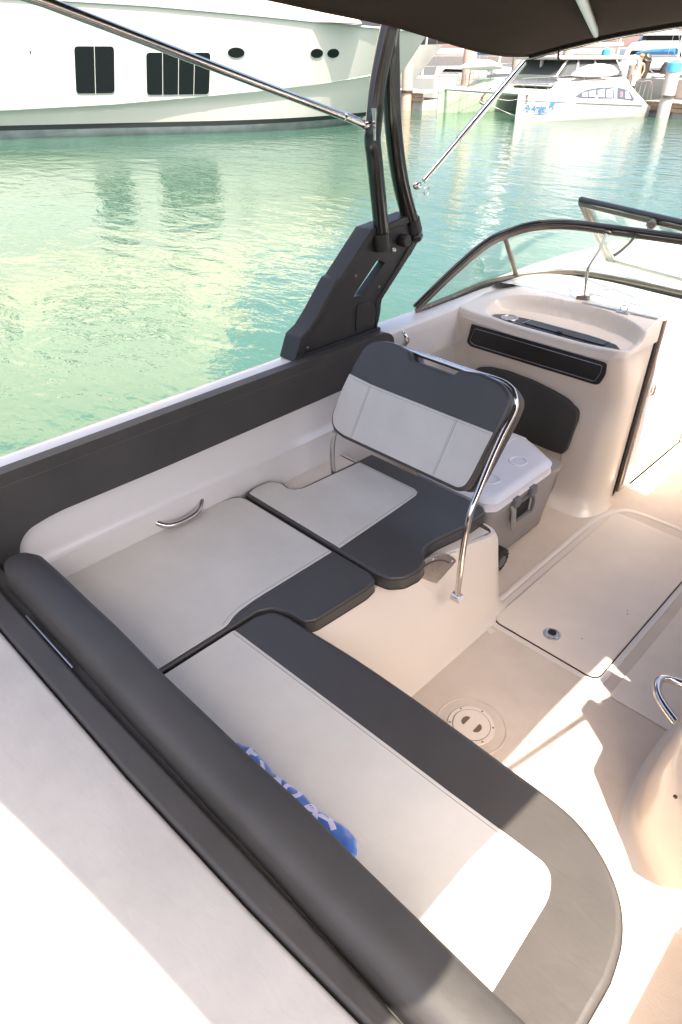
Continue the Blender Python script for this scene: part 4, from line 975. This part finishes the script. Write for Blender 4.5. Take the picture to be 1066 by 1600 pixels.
# ---- docks with planks
WOOD = mat('dock_wood', (.30, .20, .13), .8, var=.3, vscale=2, bump=.6, bscale=30)
WOODL = mat('dock_wood_pale', (.42, .34, .26), .8, var=.2, vscale=2)
FLOAT = mat('dock_float', (.33, .32, .30), .8)
def dock(name, label, org, u, n, L_, W_, ztop_=.35):
    F = Frame(org, u, n); t = thing(name, label, 'dock', Vector(org)+Vector((0, 0, -.4)), 'wooden floating docks')
    def bxf(s0, s1, o0, o1, z0, z1): return prism([(s0, o0), (s1, o0), (s1, o1), (s0, o1)], lambda a, b: F(a, b, z0), lambda a, b: F(a, b, z1))
    obj('float', bxf(.1, L_-.1, -W_+.1, -.1, -.7, ztop_-.36), FLOAT, t)
    obj('fascia_board', bxf(0, L_, -.05, 0, ztop_-.20, ztop_-.05), WOOD, t)
    obj('fascia_board', bxf(0, L_, -.05, .0, ztop_-.38, ztop_-.23), WOOD, t)
    pm = None; n_ = int(L_/.30)
    for k in range(n_):
        z = ztop_+random.uniform(-.004, .006)
        o = obj('plank', bxf(k*.30+.01, k*.30+.285, -W_, .03, z-.04, z), WOODL, t, smooth=False)
    return t
dock('dock', 'wooden floating dock end left of the catamaran, beneath a tall pale piling', (-29.2, 32.6, 0), (.80, -.17, 0), (.2, -.98, 0), 3.9, 2.6, .42)
dock('dock', 'wooden floating dock at the right edge behind the catamaran stern', (-16.1, 37.2, 0), (.9, -.42, 0), (-.42, -.9, 0), 9, 2.2, .22)

# ---- pilings
PILE = mat('piling_concrete', (.36, .27, .22), .8, var=.12, vscale=3)
PILEW = mat('piling_pale', (.40, .36, .33), .7, var=.1, vscale=3)
def piling(x, y, zt, r, label, cap=None, m=PILE):
    t = thing('piling', label, 'piling', (x, y, -.4), 'mooring pilings of the marina')
    obj('post', cyl((x, y, -1.2), (x, y, zt), r, n=20), m, t)
    if cap: obj('cap', tube([(x, y, zt-.35), (x, y, zt-.02), (x, y, zt+.12)], [r+.02, r+.02, .03], n=20, smooth=False), cap, t)
    obj('collar', tube([(x, y, .42), (x, y, .50)], r+.06, n=16, smooth=False), SCREW, t)
CAPB = mat('cap_blue', (.05, .28, .42), .5)
piling(-26.6, 31.9, 2.9, .28, 'pale piling at the tip of the left dock, just right of the yacht bow')
piling(-24.6, 34.4, 4.6, .30, 'tall pale piling behind the far catamaran bow')
piling(-24.2, 38.4, 3.4, .28, 'piling half hidden behind the dinghy on the far bow')
piling(-22.0, 39.8, 3.3, .26, 'piling seen under the hanging canopy corner')
piling(-14.7, 36.4, 1.75, .30, 'leaning grey piling with blue cap beside the right dock', CAPB, PILEW)
piling(-19.8, 43.5, 1.55, .30, 'short brown piling behind the catamaran stern')
piling(-22.9, 46.0, 2.3, .22, 'distant piling with a blue cap behind the catamaran saloon', CAPB, PILEW)

# ---- second boat hull left, behind the yacht bow
H2 = Frame((-33.6, 31.9, 0), (.75, .66, 0), (.66, -.75, 0))
b2 = thing('motor_cruiser', 'pale boat bow overhanging the left dock behind the big yacht', 'boat', (-31.5, 33.5, -.4))
rows = []
for s in (-4, -2, 0, 1, 2, 3, 3.8, 4.4, 4.8):
    t = max(0, s/4.8); q = 1-t**2.5
    rows.append([H2(s+.9*zz*t, -1.6+w_*q, z) for w_, z, zz in ((.4, -1, 0), (1.2, -.3, 0), (1.5, .5, .9), (1.62, 1.4, 1.8), (1.7, 2.5, 2.9), (-1.7, 2.5, 2.9), (-1.2, -.3, 0))])
obj('hull', grid(rows, close_u=True, cap=True), mat('cruiser_hull', (.48, .46, .44), .35, var=.2, vscale=1.2), b2)
obj('anchor', tube([H2(4.3, .1, 1.4), H2(4.2, .3, 1.0), H2(3.9, .5, .7)], [.05, .12, .04], n=6), SCREW, b2)
obj('fender', ellipsoid(H2(3.2, .6, .4), .2, .2, .45, u=12, v=8), BLK, b2)

# ---- motor yacht far right
def far_yacht(org, u, n, sc, label):
    F = Frame(org, u, n); t = thing('motor_yacht', label, 'yacht', (org[0], org[1], -.4))
    def blk(name, s0, s1, o, z0, z1, m, rk=0, par=t):
        ol = [(s0+rk, z1), (s1-rk*.6, z1), (s1, z0), (s0, z0)]
        return obj(name, prism([(a*sc, b*sc) for a, b in rnd(ol, .15, 3)], lambda a, b: F(a, 0-o*sc, b), lambda a, b: F(a, (-4.2+o)*sc, b)), m, par)
    blk('hull', -1, 14, 0, -.6, 1.5, CG)
    blk('main_deck', 0, 13, .2, 1.5, 2.6, CW, .3); blk('window_band', .6, 10, .15, 1.9, 2.35, DWIN, .1)
    blk('upper_deck', 1, 11, .5, 2.6, 3.1, CW, .5); blk('window_band', 1.8, 8, .5, 3.1, 3.5, DWIN, .4)
    blk('flybridge', 1.5, 9, .6, 3.5, 3.8, CW, .3)
    blk('radar_arch', 3.2, 4.6, 1.2, 3.8, 4.9, CW, .4)
    obj('antenna', cyl(F(4*sc, -2*sc, 4.8*sc), F(4*sc, -2*sc, 7.5*sc), .05*sc, n=6), CW, t)
    obj('radome', ellipsoid(F(4*sc, -2.6*sc, 5.2*sc), .4*sc, .4*sc, .35*sc, u=12, v=8), CW, t)
    return t
far_yacht((-34.2, 72.2, 0), (.8, .6, 0), (.6, -.8, 0), 1.0, 'distant white motor yacht with stacked dark window bands at the right edge')
# ---- tender with outboard on the right
RB = Frame((-18.7, 40.9, 0), (.87, -.49, 0), (-.49, -.87, 0))
rb = thing('small_boat', 'low pinkish white boat with a black outboard beyond the right dock', 'boat', (-18.7, 40.9, -.4))
rows = []
for s in (0, .4, 1, 2, 4, 7):
    t = s/7; rows.append([RB(s, -.9+w_*(1 if s > .5 else .7+.3*s), z+(.25 if k_ > 1 else 0)*(min(1, s/1.2))) for k_, (w_, z) in enumerate(((.3, -.8), (.8, -.3), (1.0, .35), (1.02, .8), (-1.02, .8), (-.9, -.3)))])
obj('hull', grid(rows, close_u=True, cap=True), mat('tender_pink', (.52, .44, .40), .4, var=.1, vscale=1), rb)
om = obj('outboard', tube([RB(.35, -.5, 1.0), RB(.3, -.5, 1.4), RB(.35, -.5, 1.85), RB(.5, -.5, 2.0)], [.14, .26, .28, .12], n=10), BLK, rb)
om = obj('outboard', tube([RB(1.0, -1.2, 1.0), RB(1.0, -1.2, 1.4), RB(1.1, -1.2, 1.7)], [.12, .22, .12], n=10), BLK, rb)
obj('boarding_rail', tube([RB(-.1, -.2, .6), RB(-.2, -.2, 1.3), RB(-.1, -.8, 1.5), RB(0, -1.4, 1.2)], .03, n=6), STEELD, rb)
obj('coil_of_rope', torus(RB(1.6, -.5, 1.15), .2, .06), MATS['rope'], rb)
# ---- person on the dock
SKIN = mat('skin', (.42, .20, .11), .6)
pe = thing('person', 'shirtless person with orange cap standing on the dock behind the catamaran stern', 'person', (-18.2, 40.6, .22))
px, py, pz = -18.2, 40.6, .22
me = bpy.data.meshes.new('body')
J = [(0, 0, .92, .13), (0, 0, 1.15, .12), (0, .02, 1.38, .16), (0, .02, 1.50, .06), (0, .03, 1.58, .055), (0, .04, 1.68, .10), (-.10, 0, .82, .09), (-.12, .03, .45, .06), (-.12, 0, .08, .045), (-.12, -.14, .03, .04),
     (.10, 0, .82, .09), (.12, .05, .45, .06), (.13, .02, .08, .045), (.13, -.12, .03, .04), (-.20, .02, 1.42, .06), (-.27, .0, 1.15, .042), (-.22, -.18, .98, .032), (-.20, -.27, .96, .03), (.20, .02, 1.42, .06), (.28, .02, 1.15, .042), (.27, -.14, .92, .032), (.26, -.22, .87, .03), (0, .04, 1.78, .075)]
E_ = [(0, 1), (1, 2), (2, 3), (3, 4), (4, 5), (0, 6), (6, 7), (7, 8), (8, 9), (0, 10), (10, 11), (11, 12), (12, 13), (2, 14), (14, 15), (15, 16), (16, 17), (2, 18), (18, 19), (19, 20), (20, 21), (5, 22)]
me.from_pydata([(px+a, py+b, pz+c) for a, b, c, r in J], E_, [])
po_ = bpy.data.objects.new('body', me); COL.objects.link(po_); po_.parent = pe; po_.matrix_parent_inverse = world(pe).inverted()
md = po_.modifiers.new('skin', 'SKIN'); sd = me.skin_vertices[0].data
for i, j in enumerate(J): sd[i].radius = (j[3], j[3]*.85)
sd[0].use_root = True
po_.modifiers.new('sub', 'SUBSURF').levels = 1; po_.modifiers['sub'].render_levels = 2; me.materials.append(SKIN)
obj('shorts', tube([(px, py, pz+1.0), (px, py, pz+.85), (px, py, pz+.70)], [.16, .19, .20], n=14, smooth=False), mat('shorts_grey', (.25, .22, .20), .9), pe)
obj('cap', ellipsoid((px, py+.03, pz+1.78), .12, .14, .08, u=14, v=8), mat('cap_orange', (.60, .22, .05), .8), pe)

# ---- masts seen above the far boats
MAST = mat('mast_alloy', (.60, .58, .56), .4, metal=.3)
for k, (x, y, h, lab) in enumerate(((-17.0, 52, 11, 'sailing mast crossing the far yacht at the right'), (-15.6, 55, 9.5, 'thinner mast right of the tall one'), (-35.5, 44, 10, 'leaning pale mast by the left piling'))):
    t = thing('mast', lab+', stays and spreaders', 'mast', (x, y, -.4))
    lean = 1.2 if k == 2 else .2
    obj('spar', cyl((x, y, -.4), (x+lean, y, h), .07, n=8), MAST, t)
    for z in (.5, .75): obj('spreader', cyl((x-.6+lean*z, y, h*z), (x+.6+lean*z, y, h*z), .03, n=5), MAST, t)
    for q in (-1.3, 1.3): obj('stay', cyl((x+q, y, .6), (x+lean, y, h), .012, n=4), STEELD, t)
    obj('hull', prism(rnd([(x-2.2, y-1), (x+2.2, y-1), (x+3.2, y), (x+2.2, y+1), (x-2.2, y+1)], .3), lambda a, b: (a, b, -.6), lambda a, b: (a, b, .7)), CW, t)

def sailboat(x, y, ang, L_, label, hcol=None, cover=None):
    t = thing('sailboat', label, 'sailboat', (x, y, -.4), 'boats moored across the marina')
    F = Frame((x, y, 0), (math.cos(R(ang)), math.sin(R(ang)), 0), (math.sin(R(ang)), -math.cos(R(ang)), 0))
    rows = []
    for s_ in (0, .1, .3, .55, .8, .93, 1):
        wd = (.75, .9, 1, .95, .6, .28, .03)[(0, .1, .3, .55, .8, .93, 1).index(s_)]*L_*.15; zt_ = .75+.35*s_**2
        rows.append([F(s_*L_+(.5 if s_ > .9 and z > 0 else 0), o*wd, z) for o, z in ((-.5, -.8), (.5, -.8), (.9, -.3), (1, zt_), (-1, zt_), (-.9, -.3))])
    obj('hull', grid(rows, close_u=True, cap=True), hcol or CW, t)
    obj('cabin', prism(rnd([(.28*L_, .7), (.30*L_, 1.35), (.58*L_, 1.3), (.72*L_, .9)], .1), lambda a, b: F(a, .09*L_, b), lambda a, b: F(a, -.09*L_, b)), CW, t, bevel=.05)
    obj('cabin_window', prism(rnd([(.34*L_, 1.02), (.36*L_, 1.2), (.55*L_, 1.16), (.58*L_, 1.02)], .05), lambda a, b: F(a, .091*L_+.02, b), lambda a, b: F(a, .08*L_, b)), DWIN, t)
    obj('mast', cyl(F(.55*L_, 0, 1), F(.54*L_, 0, L_*1.25), .08, n=8), MAST, t)
    obj('boom', cyl(F(.54*L_, 0, 2.0), F(.12*L_, 0, 2.0), .06, n=6), MAST, t)
    obj('sail_cover', tube([F(.52*L_, 0, 2.2), F(.3*L_, 0, 2.2), F(.14*L_, 0, 2.1)], [.2, .17, .08], n=8), cover or MATS['sail_cloth'], t)
    for k in (-1, 1):
        obj('stay', cyl(F(.55*L_, k*.12*L_, .9), F(.54*L_, 0, L_*1.2), .012, n=4), STEELD, t)
        obj('lifeline', tube([F(.05*L_, k*.13*L_, 1.3), F(.5*L_, k*.15*L_, 1.4), F(.95*L_, k*.03*L_, 1.6)], .012, n=4), STEELD, t)
    obj('forestay', cyl(F(1.0*L_, 0, 1.1), F(.54*L_, 0, L_*1.2), .03, n=4), STEELD, t)
CVB = mat('cover_blue', (.04, .16, .33), .8)
sailboat(-38.5, 45.5, 20, 10, 'white sloop moored behind the left dock, left of the tall piling', None, None)
sailboat(-36.0, 50.5, -30, 9, 'sloop with a blue sail cover behind the dinghy on the far bow', None, CVB)
sailboat(-31.0, 52.0, 15, 10, 'sloop behind the hanging corner of the canopy', None, None)
sailboat(-26.5, 56.0, -20, 9, 'grey hulled sloop behind the catamaran stern arch', CG, CVB)
sailboat(-25.5, 62.0, 10, 10, 'sloop between the catamaran stern and the far yacht', None, None)

# ---- hills across the bay
HILL = mat('hill_rock', (.085, .054, .047), .95, var=.28, vscale=.02, bump=1, bscale=.05)
from mathutils import noise as NZ
prof_ = [(-75, 9), (-60, 14), (-48, 10), (-40, 12), (-36, 14), (-33.5, 17), (-31.5, 20), (-30, 27), (-27, 31), (-23, 31.5), (-20.6, 32), (-19.7, 25), (-18, 20), (-15.5, 14), (-12, 7), (-5, 6), (5, 10), (20, 6), (40, 0)]
rows = []
for i in range(231):
    a = -75+115*i/230; H_ = lerp_tab(prof_, a); row = []
    for k in range(14):
        t = k/13; d = 1080+520*t; hh = H_*1.05*math.sin(min(1, t*1.5)*math.pi/2)
        nzv = NZ.fractal(Vector((a*.5, t*6, 3.1)), 1, 2, 5)
        hh = hh*(1+.22*nzv*(1-.6*(t > .9)))-1.2*(k == 0)
        row.append((math.sin(R(a))*d, math.cos(R(a))*d, hh*d/1250-.4))
    rows.append(row)
hl = obj('hills', grid(rows), HILL, smooth=True); hl['kind'] = 'structure'
# ================================================================= HELM SEAT AND SHADE BLOCK (mostly out of frame, starboard, shaped for floor shadows)
hs_ = thing('helm_seat', 'unseen white helm seat shell on the pod, outline shaped for its floor shadow', 'seat', (.3, 1.7, .45))
obj('shell', prism(rnd([(1.31, .26), (1.364, .43), (1.456, .77), (1.56, .80), (1.60, 1.08), (1.68, 1.08), (1.70, .96), (1.77, .96), (1.78, 1.12), (1.86, 1.12), (1.86, .46)], .02), lambda y, z: (.03, y, z), lambda y, z: (.50, y, z)), GELW, hs_, bevel=.02)  # profile and notch cut to shape the sun patch on the floor
obj('seat_pad', prism(rnd([(1.5, .46), (1.5, .56), (1.8, .56), (1.82, .46)], .03), lambda y, z: (.03, y, z), lambda y, z: (.52, y, z)), VW, hs_, bevel=.02)
obj('helm_shade_block', box(.02, .60, 1.88, 3.0, 0, 1.30), GEL, boat, bevel=.06)  # unseen block added to keep sun off the floor around the hatch
